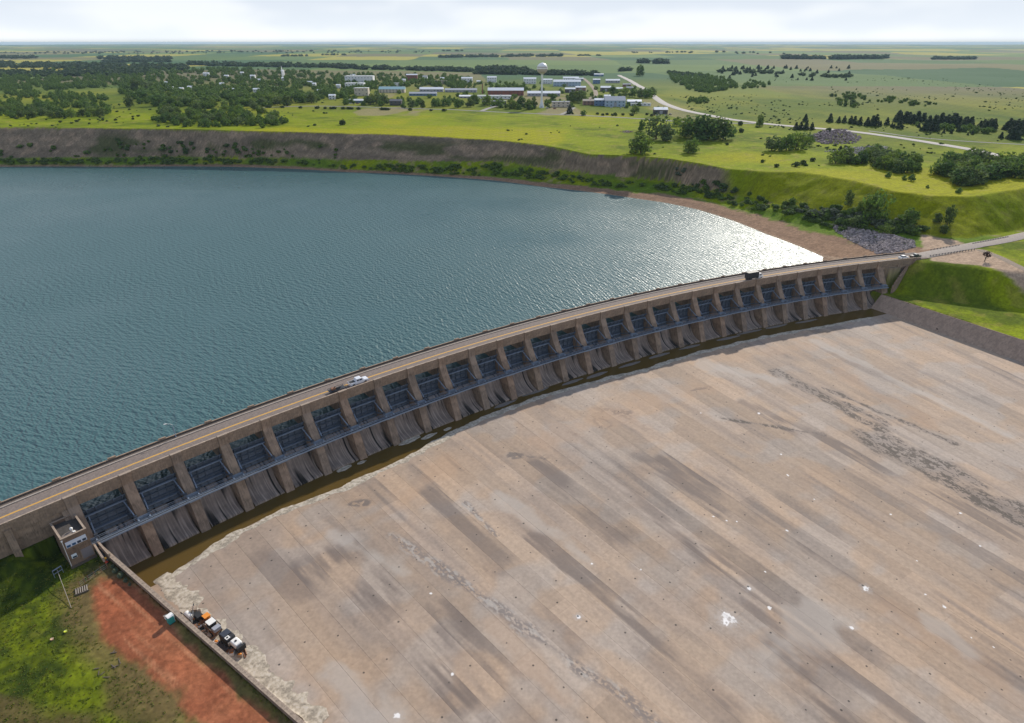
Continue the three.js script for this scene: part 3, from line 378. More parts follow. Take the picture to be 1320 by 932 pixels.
{      // the opposite side is a sloping concrete apron up to the grass bank
  const a = RW0, b = RW1, dx = b[0] - a[0], df = b[1] - a[1], L = Math.hypot(dx, df), n = 12, w = thing('chute_apron', 'sloping concrete side of the chute below the grass bank', 'wall', a[0], 0, a[1], Math.atan2(df, dx));
  for (let i = 0; i < n; i++) { const g = extrX([[0.6, -25.2], [-0.2, -24.6], [-8.6, -16.2], [-9.3, -16.2], [-9.3, -25.2]], L / n - 0.06, (i + 0.5) * L / n); part('apron_panel', uvBox(g, 9), M.apron ??= std([0.50, 0.36, 0.27], 0.92, { map: grainTex }), w); part('coping', box(L / n - 0.05, 0.2, 0.5, (i + 0.5) * L / n, -16.12, -8.9), M.conc, w); }
  part('joint_gap', box(0.5, 0.05, 2.6, 0, 0, 0).rotateX(-0.785).translate(38, -22.4, -1.75), M.black, w);
}

// ------------------------------------------------------------------ the dam: piers and weirs
const dam = thing('spillway_dam', 'long curved concrete spillway with a row of tall piers', 'dam');
{
  const prof = [[0.75, 0.9], [0.8, -2.6], [2.9, -6.3], [6.7, -11.9], [9.4, -17.6], [12.3, -24.5], [-14, -24.5], [-14, -8], [-12.2, -1.25], [0.36, -1.25], [0.36, 0.9]];
  const g = uvBox(extrX(prof, 3.0, 0, 0.06), 8), cap = rbox(3.3, 0.24, 1.1, 0.06, 0, 1.02, 0.38);
  const pm = [0, 1, 2, 3, 4, 5].map(i => { const t = concTex.clone(); t.offset.set(i * 0.37, i * 0.21); t.repeat.set(0.7 + 0.12 * i, 0.8); t.needsUpdate = true; return std([[0.36, 0.275, 0.205], [0.33, 0.255, 0.195], [0.385, 0.285, 0.21], [0.35, 0.275, 0.215], [0.37, 0.268, 0.195], [0.315, 0.245, 0.19]][i], 0.9, { map: t }); });
  for (let k = 0; k <= 28; k++) { const p = frameAt(part('pier', g, pm[(k * 7 + 3 + (k >> 2)) % 6], dam), k); p.position.y = (k % 3 - 1) * 0.004; part('pier_cap', cap, M.concPale, p); if (k === 0 || k === 28) { const s = k ? 1 : -1; part('side_wall', uvBox(extrX([[0.2, -3], [2.6, -6.3], [6.4, -11.9], [9.1, -17.6], [12, -24.5], [-13.9, -24.5], [-13.9, -1.5], [0.2, -1.5]], 1.4, s * 2.22), 8), M.conc, p); } }
  const curve = new THREE.CatmullRomCurve3([[-3.5, -16.4], [-1.2, -15.3], [0.6, -15.0], [1.7, -15.45], [2.8, -17.0], [3.8, -18.8], [5.0, -20.3], [6.6, -21.5], [8.6, -22.3], [11.1, -22.75]].map(p => new THREE.Vector3(0, p[1], p[0])));
  const cp = curve.getSpacedPoints(30).map(p => [p.z, p.y]);
  for (let k = 0; k < 28; k++) {
    const o = hash2(k, 9), w = 14.58 - 4.1, pos = [], uv = [], N = cp.length;
    const rowAt = (z) => [-w / 2 + 0.0 - 0 * z, w / 2];
    for (let j = 0; j < N - 1; j++) { const a = cp[j], b = cp[j + 1]; const q = [[-w / 2, a], [w / 2, a], [w / 2, b], [-w / 2, a], [w / 2, b], [-w / 2, b]]; for (const [x, c] of q) { const jj = c === a ? j : j + 1; pos.push(x, c[1], c[0]); uv.push(o * 3 + x / 24, 0.02 + jj / N * 0.96); } }
    const e = cp[N - 1]; for (const [x, y, v] of [[-w / 2, e[1], 0.98], [w / 2, e[1], 0.98], [w / 2, -24.4, 1], [-w / 2, e[1], 0.98], [w / 2, -24.4, 1], [-w / 2, -24.4, 1]]) { pos.push(x, y, e[0] + (y < -24 ? 0.1 : 0)); uv.push(o * 3 + x / 24, v); }
    const geo = mergeVertices(rawGeo(pos, uv)); geo.computeVertexNormals();
    frameAt(part('weir', geo, M.weir, dam), k + 0.5);
  }
  // solid mass below the crest, upstream face
  part('crest_block', sweepArc([[13.6, -24.3], [13.6, -16.8], [3.4, -16.5], [-2.5, -17.5], [-6, -24.3]], 0, 28, 0.5, 8), M.conc, dam);
  // abutments at both ends
  part('abutment_wall', sweepArc([[0.2, -22], [0.2, -1.4], [11, -1.4], [11, -22]], -14, -0.2, 0.25, 8), M.conc, dam, 'plain concrete abutment face below the roadway');
  for (const k of [-1.05, -2.2, -3.4]) frameAt(part('buttress', uvBox(extrX([[0.75, -1.3], [0.75, -3.2], [2.6, -14], [-0.4, -14], [-0.4, -1.3]], 1.7), 8), M.conc, dam), k);
  part('abutment_wall', sweepArc([[-0.2, -13], [-0.2, -1.4], [11, -1.4], [11, -13]], 28.16, 29.9, 0.2, 8), M.conc, dam);
  frameAt(part('buttress', uvBox(extrX([[0.75, -1.3], [0.75, -3.2], [2.2, -9], [-0.4, -9], [-0.4, -1.3]], 1.5), 8), M.conc, dam), 29.0);
  frameAt(part('wing_wall', uvBox(extrX([[0.6, -0.2], [0.6, -3.6], [-10, -3.6], [-10, -0.2]], 11, 0), 8), M.wallconc, dam), 30.05);
  // sloping wing wall stepping down the grass bank
  { const a = arc(28.3, -9.5), b = arc(29.45, -0.8); const g2 = []; const N = 10; for (let i = 0; i < N; i++) { const t = (i + 0.5) / N, X = lerp(a[0], b[0], t), F = lerp(a[1], b[1], t), y = lerp(-12.2, -3.0, Math.pow(t, 0.75)); const L = Math.hypot(b[0] - a[0], b[1] - a[1]) / N; g2.push(box(L + 0.02, 12, 0.9, 0, y - 6, 0).rotateY(Math.atan2(b[1] - a[1], b[0] - a[0])).translate(X, 0, -F)); } part('sloping_wing_wall', uvBox(merge(g2), 8), M.wallconc, dam); }
}
// ------------------------------------------------------------------ road bridge over the gates
{
  const b = thing('road_bridge', 'two lane concrete road deck across the tops of the piers', 'bridge');
  const K0 = -14, K1 = 30.45;
  part('deck_slab', sweepArc(rect(-0.02, 11.3, -1.2, -0.02), K0, K1), M.conc, b);
  part('road_surface', sweepArc(rect(0.42, 9.0, -0.015, 0.03), K0, K1, 0.25, 5), M.road, b);
  for (const u of [4.22, 4.58]) part('centre_line', sweepArc(rect(u - 0.12, u + 0.12, 0.028, 0.042), K0, K1), M.yellow, b);
  part('edge_line', sweepArc(rect(8.45, 8.55, 0.028, 0.04), K0, K1), M.concPale, b);
  part('kerb', sweepArc(rect(8.95, 9.5, -0.015, 0.3), K0, K1, 0.25, 3), M.kerb, b);
  part('sidewalk', sweepArc(rect(9.5, 10.85, -0.015, 0.16), K0, K1, 0.25, 3), M.walk, b);
  const fasc = sweepArc([[-0.34, -3.0], [0.5, -3.0], [0.5, -1.2], [-0.02, -1.2], [-0.02, -0.04], [-0.34, -0.04]], K0, K1, 0.25, 8); part('fascia_girder', fasc, M.conc, b);
  for (const u of [3.5, 7]) part('girder', sweepArc(rect(u - 0.35, u + 0.35, -2.9, -1.2), -0.1, 28.1, 0.25, 8), M.conc, b);
  part('fascia_girder', sweepArc(rect(10.6, 11.3, -2.9, -1.2), -0.1, 28.1, 0.25, 8), M.conc, b);
  // parapets, one panel for each bay with a raised post cap above each pier
  const cap = rbox(2.3, 0.3, 0.62, 0.05, 0, 0, 0);
  for (let k = -6; k < 30; k++) {
    const k1 = Math.min(k + 1, K1) - 0.004, k0 = k + 0.004;
    part('parapet_panel', sweepArc(rect(-0.34, 0.0, -0.02, 0.86), k0, k1, 0.25, 5), M.conc, b);
    part('parapet_panel', sweepArc(rect(10.86, 11.2, -0.02, 0.7), k0, k1, 0.25, 5), M.walk, b);
    part('parapet_rail', sweepArc(rect(-0.42, 0.06, 0.865, 0.97), k0, k1, 0.25, 5), M.concPale, b);
    part('parapet_rail', sweepArc(rect(10.8, 11.26, 0.705, 0.8), k0, k1, 0.25, 5), M.conc, b);
    const c = frameAt(part('parapet_post', uvBox(merge([box(2.3, 0.85, 0.62, 0, 0.425, -11.32), cap.clone().translate(0, 1.0, -11.32)]), 6), M.conc, b), k); c.position.y = 0.02;
  }
}
// ------------------------------------------------------------------ tainter gates, one for each bay
{
  const cz = 6.6, cy = -10.8, r = 7.75, w = 11.5, S = 14;
  const skin = (rr, th) => { const p = []; for (let i = 0; i <= S; i++) { const a = lerp(0.76, -0.573, i / S); p.push([cz - (rr + th) * Math.cos(a), cy + (rr + th) * Math.sin(a)]); } for (let i = S; i >= 0; i--) { const a = lerp(0.76, -0.573, i / S); p.push([cz - rr * Math.cos(a), cy + rr * Math.sin(a)]); } return p; };
  const P = (a, rr) => [cz - rr * Math.cos(a), cy + rr * Math.sin(a)];
  const skinG = uvBox(extrX(skin(r, 0.12), w), 5), arcB = (x, d) => extrX(skin(r - d, d - 0.01), 0.14, x);
  const girder = a => { const p = P(a, r - 0.75); return beam([-w / 2 + 0.15, p[1], p[0]], [w / 2 - 0.15, p[1], p[0]], 0.7, 0.34); };
  const ribs = [-4.8, -2.4, 0, 2.4, 4.8].map(x => arcB(x, 0.55)), mids = [0.4, 0.05, -0.2].map(a => { const p = P(a, r - 0.3); return beam([-w / 2 + 0.1, p[1], p[0]], [w / 2 - 0.1, p[1], p[0]], 0.45, 0.16); });
  const proto = thing('spillway_gate', 'blue grey steel radial gate set between two concrete piers', 'gate', 0, 0, 0, 0, 'radial gates across the dam');
  part('skin_plate', skinG, M.steel, proto);
  for (const a of [0.46, -0.36]) part('girder', girder(a), M.steelPale, proto);
  for (const g of ribs) part('rib', g, M.steel, proto);
  for (const g of mids) part('stiffener', g, M.steel, proto);
  for (const s of [-1, 1]) { for (const a of [0.46, -0.36]) { const p = P(a, r - 1.1); part('arm', beam([s * 4.7, p[1], p[0]], [s * 5.3, cy, cz - 0.2], 0.3, 0.36), a > 0 ? M.steelPale : M.steel, proto); } part('trunnion', cyl(0.55, 0.55, 1.0, 0, 0, 0, 16).rotateZ(Math.PI / 2).translate(s * 5.3, cy, cz), M.steelDark, proto); part('hoist_cable', bar([s * 5.4, -6.0, 0.25], [s * 5.4, -2.4, -0.6], 0.09, 6), M.steelDark, proto); }
  for (const s of [-1, 1]) { const p = P(0.46, r - 1.0), q = P(-0.36, r - 1.0); part('arm_brace', beam([s * 4.95, p[1] - 0.2, p[0] + 2.2], [s * 4.95, q[1] + 0.3, q[0] + 2.2], 0.2, 0.2), M.steel, proto); }
  for (let k = 0; k < 28; k++) { const o = k ? proto.clone() : proto; if (k) { o.name = numbered('spillway_gate'); scene.add(o); } o.userData = { label: `blue grey steel radial gate in the ${ORD[k]} bay from the gatehouse`, category: 'gate', group: 'radial gates across the dam' }; frameAt(o, k + 0.5); }
  // small hoist housings hanging under the deck at each bay
  const hp = thing('gate_hoist', 'small dark hoist box hanging under the road deck', 'hoist', 0, 0, 0, 0, 'hoists under the deck');
  part('housing', rbox(1.3, 1.5, 1.3, 0.08, 4.4, -3.6, -3.0), M.steelDark, hp); part('hanger', box(0.3, 1.2, 0.3, 4.4, -2.3, -3.0), M.steel, hp); part('drum', cyl(0.4, 0.4, 1.8, 0, 0, 0).rotateZ(Math.PI / 2).translate(2.9, -3.6, -3.0), M.steelPale, hp);
  for (let k = 0; k < 28; k++) { const o = k ? hp.clone() : hp; if (k) { o.name = numbered('gate_hoist'); scene.add(o); } o.userData = { label: `small dark hoist box under the deck, ${ORD[k]} bay from the gatehouse`, category: 'hoist', group: 'hoists under the deck' }; frameAt(o, k + 0.5); }
}
// ------------------------------------------------------------------ service walkway along the pier noses
{
  const w = thing('service_walkway', 'narrow blue grey steel walkway with pipe rails along the pier noses', 'walkway');
  const K0 = -0.05, K1 = 28.05, S = (u0, u1, y0, y1, n, m) => part(n, sweepArc(rect(u0, u1, y0, y1), K0, K1, 0.25, 3), m, w);
  S(-9.06, -7.3, -12.06, -11.98, 'grating', M.steelDark); S(-9.26, -9.08, -12.4, -11.9, 'outer_beam', M.steelPale); S(-7.28, -7.12, -12.3, -11.9, 'inner_beam', M.steel);
  for (const u of [-9.17, -7.2]) for (const y of [-10.85, -11.35]) S(u - 0.04, u + 0.04, y - 0.04, y + 0.04, 'handrail', M.steelPale);
  S(-8.3, -8.18, -11.97, -11.85, 'conduit', M.steelPale);
  const posts = []; for (let k = 0; k <= 28; k += 1 / 6) for (const u of [-9.17, -7.2]) { const p = arc(k, u); posts.push(box(0.07, 1.1, 0.07, p[0], -11.4, -p[1])); } part('rail_posts', merge(posts), M.steelPale, w).userData.kind = 'stuff';
  const br = merge([box(3.6, 0.3, 2.0, 0, -12.5, 8.2), box(3.7, 0.7, 0.5, 0, -11.6, 6.9), box(0.4, 0.5, 1.2, -1.6, -11.7, 7.6), box(0.4, 0.5, 1.2, 1.6, -11.7, 7.6)]);
  for (let k = 0; k <= 28; k++) frameAt(part('pier_bracket', uvBox(br.clone(), 4), M.steelPale, w), k);
}
// ------------------------------------------------------------------ gatehouse against the first pier
{
  const a = [-122.2, 132.1], b = [-118.1, 136.6], L = Math.hypot(b[0] - a[0], b[1] - a[1]), dx = (b[0] - a[0]) / L, df = (b[1] - a[1]) / L;
  // local x along the front, local -z to the back (towards the dam)
  const g = thing('gatehouse', 'square flat roofed tan concrete gatehouse beside the first pier', 'building', a[0], -14.9, a[1], Math.atan2(df, dx));
  const W = 6.2, D = 9.8, H = 10.4, m = std([0.27, 0.19, 0.135], 0.9, { map: concTex });
  part('wall', uvBox(merge([box(W, H, 0.35, W / 2, H / 2, -0.175), box(W, H, 0.35, W / 2, H / 2, -D + 0.175), box(0.35, H, D - 0.7, 0.175, H / 2, -D / 2), box(0.35, H, D - 0.7, W - 0.175, H / 2, -D / 2)]), 6), m, g);
  const roof = part('roof', box(W - 0.7, 0.3, D - 0.7, W / 2, H - 1.1, -D / 2), std([0.10, 0.085, 0.075], 0.95, { map: grainTex }), g);
  part('coping', merge([box(W + 0.2, 0.16, 0.5, W / 2, H + 0.08, -0.2), box(W + 0.2, 0.16, 0.5, W / 2, H + 0.08, -D + 0.2), box(0.5, 0.16, D - 0.9, 0.2, H + 0.08, -D / 2), box(0.5, 0.16, D - 0.9, W - 0.2, H + 0.08, -D / 2)]), M.concPale, g);
  part('roof_vent', merge([cyl(0.28, 0.28, 0.9, 3.4, H - 0.5, -3.0), new THREE.SphereGeometry(0.42, 14, 10).translate(3.4, H + 0.05, -3.0), cyl(0.35, 0.4, 0.5, 3.7, H - 0.7, -2.0)]), M.white, roof);
  part('gravel_heap', merge([new THREE.SphereGeometry(1.6, 16, 8).scale(1.4, 0.16, 1).translate(2.6, H - 0.93, -2.0)]), std([0.33, 0.27, 0.23], 0.95, { map: grainTex }), roof);
  const win = part('window', box(5.0, 1.9, 0.12, 3.1, H - 2.4, 0.05), std([0.62, 0.65, 0.72], 0.6), g);
  for (let i = 0; i < 4; i++) part('pane', box(0.92, 0.7, 0.08, 1.2 + i * 1.25, H - 2.85, 0.13), i < 2 ? M.glassBlue : M.glass, win);
  const w2 = part('window', box(1.3, 1.3, 0.12, 1.5, H - 6.6, 0.05), std([0.68, 0.72, 0.74], 0.6), g); part('pane', box(1.0, 0.5, 0.08, 1.55, H - 6.9, 0.13), M.glass, w2);
  const door = part('door', box(2.7, 3.2, 0.12, 4.6, H - 7.3, 0.05), std([0.20, 0.17, 0.17], 0.7), g); part('door_frame', merge([box(0.2, 3.4, 0.2, 3.15, H - 7.3, 0.08), box(0.2, 3.4, 0.2, 6.0, H - 7.3, 0.08)]), M.conc, door);
  part('plinth', box(W + 0.3, 1.2, 0.4, W / 2, 0.3, 0.1), M.walk, g); part('conduit', merge([bar([0.1, 1, 0.12], [0.1, H - 0.6, 0.12], 0.07), box(0.4, 0.4, 0.3, 0.1, H - 0.5, 0.15)]), M.white, g);
}
// lamp post on the upstream sidewalk
{ const p = at(226.6, 563, 0.2), l = thing('lamp_post', 'slim grey lamp post with a bent arm on the bridge sidewalk', 'lamp post', p[0], 0.2, p[1], 0.4); part('pole', new THREE.CylinderGeometry(0.1, 0.16, 4.6, 8).translate(0, 2.3, 0), M.steelPale, l); part('arm', merge([bar([0, 4.6, 0], [-0.7, 5.1, 0], 0.05), bar([-0.7, 5.1, 0], [-1.7, 5.35, 0], 0.05)]), M.white, l); part('lamp_head', rbox(0.9, 0.16, 0.34, 0.06, -2.0, 5.36, 0), M.white, l); part('base', cyl(0.2, 0.26, 0.3, 0, 0.15, 0), M.steelPale, l); }

// ------------------------------------------------------------------ roads on land
function ribbon(pts, w, lift, name, mat, label, category, step = 8) {      // road draped over the ground along [X, F] points
  const cv = new THREE.CatmullRomCurve3(pts.map(p => new THREE.Vector3(p[0], 0, p[1])), false, 'centripetal'), n = Math.max(2, Math.ceil(cv.getLength() / step)), P = cv.getSpacedPoints(n), pos = [], uv = [], idx = [], m = 4;
  for (let i = 0; i <= n; i++) { const a = P[Math.max(0, i - 1)], b = P[Math.min(n, i + 1)], dx = b.x - a.x, df = b.z - a.z, l = Math.hypot(dx, df) || 1; let y = -1e9; for (const s of [-0.5, -0.25, 0, 0.25, 0.5]) y = Math.max(y, terrain(P[i].x - df / l * w * s, P[i].z + dx / l * w * s)); for (let j = 0; j <= m; j++) { const s = (j / m - 0.5) * w, X = P[i].x - df / l * s, F = P[i].z + dx / l * s; pos.push(X, y + lift - (j === 0 || j === m ? lift * 0.7 : 0), -F); uv.push(s / 6, i * step / 6); if (i && j) { const q = i * (m + 1) + j; idx.push(q - m - 2, q - m - 1, q, q - m - 2, q, q - 1); } } }
  return struct(name, rawGeo(pos, uv, idx), mat, label, 'structure', category);
}
const hits = L => L.map(p => hit(p[0], p[1]));
M.highway = std([0.62, 0.56, 0.50], 0.9, { map: grainTex }); M.lane = std([0.36, 0.34, 0.31], 0.9, { map: grainTex }); M.track = std([0.36, 0.27, 0.19], 0.95, { map: grainTex });
ribbon(ROADX.map((p, i) => i ? p : arc(30.3, 4.6)), 9.5, 0.55, 'road', std([0.44, 0.365, 0.31], 0.9, { map: grainTex }), 'pale road leading off the dam towards the hill', 'road', 3);
ribbon(hits([[798, 97], [812, 104], [828, 113], [845, 126], [862, 136], [885, 143], [915, 149], [955, 156], [1010, 162], [1080, 168], [1150, 176.5], [1220, 187.5], [1270, 197], [1312, 206.5]]), 14, 0.7, 'highway', M.highway, 'pale highway curving past the town and across the prairie', 'road', 10);
ribbon(hits([[330, 139.5], [400, 137], [480, 138.5], [560, 141], [620, 143.5], [700, 147], [760, 149.5], [830, 153.5], [900, 158], [972, 159.5]]), 6, 0.5, 'lane', M.lane, 'narrow grey lane along the edge of the town', 'road', 10);
ribbon(hits([[620, 143.5], [632, 139], [648, 135]]), 8, 0.5, 'lane', M.lane, 'short gravel drive from the lane towards the long low building', 'road', 6);
ribbon(hits([[722, 148], [732, 144], [740, 139]]), 6, 0.5, 'lane', M.lane, 'short drive from the lane beside the pale store', 'road', 6);
ribbon(hits([[752, 101], [762, 110], [768, 122], [760, 128]]), 9, 0.5, 'lane', M.track, 'tan dirt street between the sheds of the town', 'road', 8);
ribbon(hits([[1120, 169], [1180, 177], [1240, 182], [1330, 187]]), 4, 0.4, 'lane', M.lane, 'thin side track running parallel to the highway', 'road', 10);
ribbon([at(1262, 322, -0.45), at(1285, 330, -0.45), at(1310, 342, -0.45), at(1340, 356, -0.45)], 5, 0.12, 'track', M.track, 'dirt track dropping away from the gravel lot', 'road', 2.5);
// guard rail posts beside the road
{
  const rail = (a, b, n, off, label) => { const t = thing('guard_rail', label, 'guard rail', 0, 0, 0); const p0 = at(...a, 0), p1 = at(...b, 0), pts = []; for (let i = 0; i <= n; i++) { const X = lerp(p0[0], p1[0], i / n), F = lerp(p0[1], p1[1], i / n), y = terrain(X, F); pts.push([X, y, F]); part('post', box(0.28, 1.35, 0.28, X, y + 0.5, -F), M.steelDark, t); } const bs = []; for (let i = 0; i < n; i++) bs.push(beam([pts[i][0], pts[i][1] + 0.85, -pts[i][2]], [pts[i + 1][0], pts[i + 1][1] + 0.85, -pts[i + 1][2]], 0.08, 0.32)); part('rail', merge(bs), M.wood, t); };
  rail([1199, 330], [1256, 321.5], 15, 0, 'guard rail of dark posts beside the gravel lot below the road'); rail([1254, 314.2], [1299, 305.5], 14, 0, 'guard rail of dark posts under the grassy hill'); rail([1200, 322], [1236, 316.2], 9, 0, 'short guard rail of dark posts beside the hillside gravel pad');
}
// ------------------------------------------------------------------ vegetation
const CARD = [[-0.5, -0.32], [0.5, -0.28], [0.42, 0.34], [-0.46, 0.3]];
function leafCloud(lobes, N, size, seed, flat = 1) {      // small leaf-clump faces spread over and through the lobes
  const R = rng(seed), pos = [], nor = [], col = [], tot = lobes.reduce((s, l) => s + l[3] * l[4], 0), n = new THREE.Vector3(), a = new THREE.Vector3(), b = new THREE.Vector3(), c = new THREE.Vector3();
  for (let i = 0; i < N; i++) {
    let q = R() * tot, l = lobes[0]; for (const e of lobes) { q -= e[3] * e[4]; if (q <= 0) { l = e; break; } }
    const z = R() * 2 - 1, th = R() * 6.283, s = Math.sqrt(1 - z * z), rr = 0.62 + 0.42 * Math.sqrt(R()); n.set(s * Math.cos(th), z, s * Math.sin(th));
    c.set(l[0] + n.x * l[3] * rr, l[1] + n.y * l[4] * rr, l[2] + n.z * l[3] * rr); n.x += (R() - 0.5) * 1.1; n.y += (R() - 0.25) * 1.1; n.z += (R() - 0.5) * 1.1; n.normalize();
    a.set(R() - 0.5, (R() - 0.5) * flat, R() - 0.5).cross(n).normalize(); b.copy(n).cross(a); const sz = size * (0.6 + 0.8 * R()), tone = 0.55 + 0.9 * R();
    const v = CARD.map(k => [c.x + (a.x * k[0] + b.x * k[1]) * sz, c.y + (a.y * k[0] + b.y * k[1]) * sz, c.z + (a.z * k[0] + b.z * k[1]) * sz]);
    for (const k of [0, 1, 2, 0, 2, 3]) { pos.push(...v[k]); nor.push(n.x, n.y, n.z); col.push(tone, tone, tone * 0.95); }
  }
  const g = new THREE.BufferGeometry(); g.setAttribute('position', new THREE.Float32BufferAttribute(pos, 3)); g.setAttribute('normal', new THREE.Float32BufferAttribute(nor, 3)); g.setAttribute('color', new THREE.Float32BufferAttribute(col, 3)); return g;
}
function broadLobes(seed, wide = 1) { const R = rng(seed), L = []; const n = 8 + Math.floor(R() * 4); L.push([0, 0.56, 0, 0.25 * wide, 0.28]); for (let i = 0; i < 5; i++) { const th = i * 1.26 + R(), d = 0.16 + 0.1 * R(); L.push([Math.cos(th) * d * wide, 0.16 + 0.1 * R(), Math.sin(th) * d * wide, 0.13 * wide, 0.12]); } for (let i = 0; i < n; i++) { const th = i / n * 6.283 + R(), y = 0.19 + R() * 0.6, d = (0.25 - Math.abs(y - 0.45) * 0.26) * wide; L.push([Math.cos(th) * d * (0.7 + R() * 0.6), y, Math.sin(th) * d * (0.7 + R() * 0.6), (0.12 + R() * 0.08) * wide, 0.12 + R() * 0.06]); } L.push([0.04, 0.86, 0, 0.12 * wide, 0.12]); return L; }
function shrubLobes(seed) { const R = rng(seed), L = []; for (let i = 0; i < 6; i++) { const th = R() * 6.283, d = R() * 0.42; L.push([Math.cos(th) * d, 0.3 + R() * 0.3, Math.sin(th) * d, 0.28 + R() * 0.14, 0.28 + R() * 0.12]); } return L; }
function coniferLobes() { const L = []; for (let i = 0; i < 7; i++) { const t = i / 7; L.push([0, 0.1 + t * 0.86, 0, 0.27 * (1 - t) + 0.03, 0.09]); } return L; }
const trunkG = (() => { const g = [new THREE.CylinderGeometry(0.018, 0.035, 0.45, 7).translate(0, 0.22, 0)]; for (let i = 0; i < 5; i++) { const th = i * 1.35; g.push(bar([0, 0.28 + 0.03 * i, 0], [Math.cos(th) * 0.17, 0.5 + 0.05 * i, Math.sin(th) * 0.17], 0.011, 5)); } return merge(g); })();
const stemG = merge([0, 1, 2, 3].map(i => bar([0, 0, 0], [Math.cos(i * 1.6) * 0.3, 0.5, Math.sin(i * 1.6) * 0.3], 0.02, 5)));
const conTrunk = new THREE.CylinderGeometry(0.012, 0.03, 0.9, 6).translate(0, 0.45, 0);
const leaf = rgb => { const m = new THREE.MeshPhysicalMaterial({ roughness: 1, specularIntensity: 0.3, vertexColors: true, side: THREE.DoubleSide, transmission: 0.4, thickness: 0 }); m.color.setRGB(...rgb); return m; };
M.bark = std([0.11, 0.085, 0.065], 0.95);
const LEAFM = { broad: [leaf([0.109, 0.179, 0.029]), leaf([0.078, 0.140, 0.031]), leaf([0.153, 0.218, 0.031]), leaf([0.125, 0.174, 0.056]), leaf([0.096, 0.138, 0.029])], conifer: [leaf([0.030, 0.052, 0.022]), leaf([0.038, 0.062, 0.024])], shrub: [leaf([0.111, 0.176, 0.023]), leaf([0.081, 0.130, 0.029])], silver: [leaf([0.125, 0.15, 0.095])], dark: [leaf([0.062, 0.090, 0.022])] };
const CROWN = { broad: [0, 1, 2, 3, 4, 5].map(i => leafCloud(broadLobes(11 + i * 5, 0.9 + 0.13 * i), 620, 0.088, 3 + i)), conifer: [0, 1].map(i => leafCloud(coniferLobes(), 240, 0.12, 31 + i)), shrub: [0, 1, 2].map(i => leafCloud(shrubLobes(51 + i), 170, 0.24, 61 + i)) };
CROWN.silver = CROWN.shrub; CROWN.dark = CROWN.shrub;
const KIND = { broad: ['broadleaf_tree', trunkG, 'tree'], conifer: ['conifer_tree', conTrunk, 'tree'], shrub: ['shrub', stemG, 'shrub'], silver: ['shrub', stemG, 'shrub'], dark: ['shrub', stemG, 'shrub'] };
const VR = rng(2024);
const plants = [];      // every single plant: kind, place, height in metres, width factor, label, group
function plant(kind, px, py, hm, wide, label, group, inPx = true) { const p = hit(px, py); if (p[1] > 6000 || ZONE === 9) return; const h = inPx ? hm / pxPerM(p[0], p[1], p[2]) : hm; plants.push({ kind, X: p[0], F: p[1], Y: p[2], h, wide, label, group }); }
function wood(kind, poly, n, h0, h1, label, group, seed, wide = 1) { const R = rng(seed), xs = poly.map(p => p[0]), ys = poly.map(p => p[1]), x0 = Math.min(...xs), x1 = Math.max(...xs), y0 = Math.min(...ys), y1 = Math.max(...ys); let c = 0, t = 0; while (c < n && t++ < n * 30) { const x = lerp(x0, x1, R()), y = lerp(y0, y1, R()); if (!inPoly(poly, x, y)) continue; if (fbm(x * 0.05 + seed, y * 0.14, 2) < (n > 300 ? 0.22 : 0.34) && n > 30) continue; plant(kind, x, y, lerp(h0, h1, R()), wide * (0.85 + 0.4 * R()), label, group, false); c++; } }
const Z7 = (x, y) => [780 + x / 2.444, 60 + y / 2.444];
const G = { town: 'trees of the wooded town', wood: 'trees in the wood beside the pasture', bluff: 'trees standing on the bluff pasture', hill: 'trees in the hollow behind the hill', row: 'conifers beside the highway', belt: 'conifers of the dark shelter belt', shore: 'shrubs on the shore slope', cliff: 'shrubs on the eroded bluff', past: 'bushes dotted over the pasture', lane: 'dark bushes along the town lane' };
// trees on the pasture above the bluff
for (const [x, y, h, w] of [[112, 338, 70, 1.15], [100, 334, 52, 1.1], [160, 292, 82, 1.0], [195, 298, 54, 1.2], [113, 266, 38, 0.9], [262, 336, 40, 1.0], [275, 334, 48, 0.9], [255, 284, 66, 1.1], [285, 290, 76, 1.1], [315, 293, 80, 1.1], [345, 292, 74, 1.1], [372, 292, 62, 1.1], [225, 250, 30, 1.1], [486, 251, 40, 0.9], [525, 328, 50, 1.1], [548, 330, 40, 1.0], [570, 327, 52, 1.1], [600, 324, 58, 1.1], [632, 312, 44, 1.1]]) plant('broad', ...Z7(x, y), h / 2.444, w, 'full leafy tree standing on the grass above the bluff', G.bluff);
for (const [x, y, h] of [[410, 272, 14], [430, 270, 16], [390, 268, 12], [428, 248, 16], [385, 310, 10], [495, 365, 12], [540, 380, 14], [655, 362, 14], [625, 372, 18], [600, 378, 18], [700, 270, 18]]) plant('dark', ...Z7(x, y), h / 2.444, 1.1, 'small dark bush alone on the bluff pasture', G.past);
for (const [x, y, h] of [[600, 262, 26], [615, 262, 28], [632, 262, 30], [650, 262, 26], [630, 236, 26], [707, 238, 30], [735, 240, 22], [752, 240, 24], [772, 242, 26], [784, 244, 28], [802, 247, 28], [824, 250, 30], [840, 250, 36], [851, 250, 40], [866, 250, 18], [886, 247, 26], [902, 254, 16], [910, 254, 14], [928, 258, 34], [988, 255, 16], [1006, 266, 40], [1018, 263, 24], [1030, 266, 34], [1044, 268, 28], [1066, 272, 14], [1090, 274, 14], [1113, 268, 22], [1156, 277, 14], [1142, 279, 10], [1246, 289, 22], [1278, 292, 42], [1290, 293, 48], [1312, 280, 30], [735, 350, 40]]) plant('conifer', ...Z7(x, y), h / 2.444, 1.35, 'pointed dark conifer standing beside the highway', G.row);
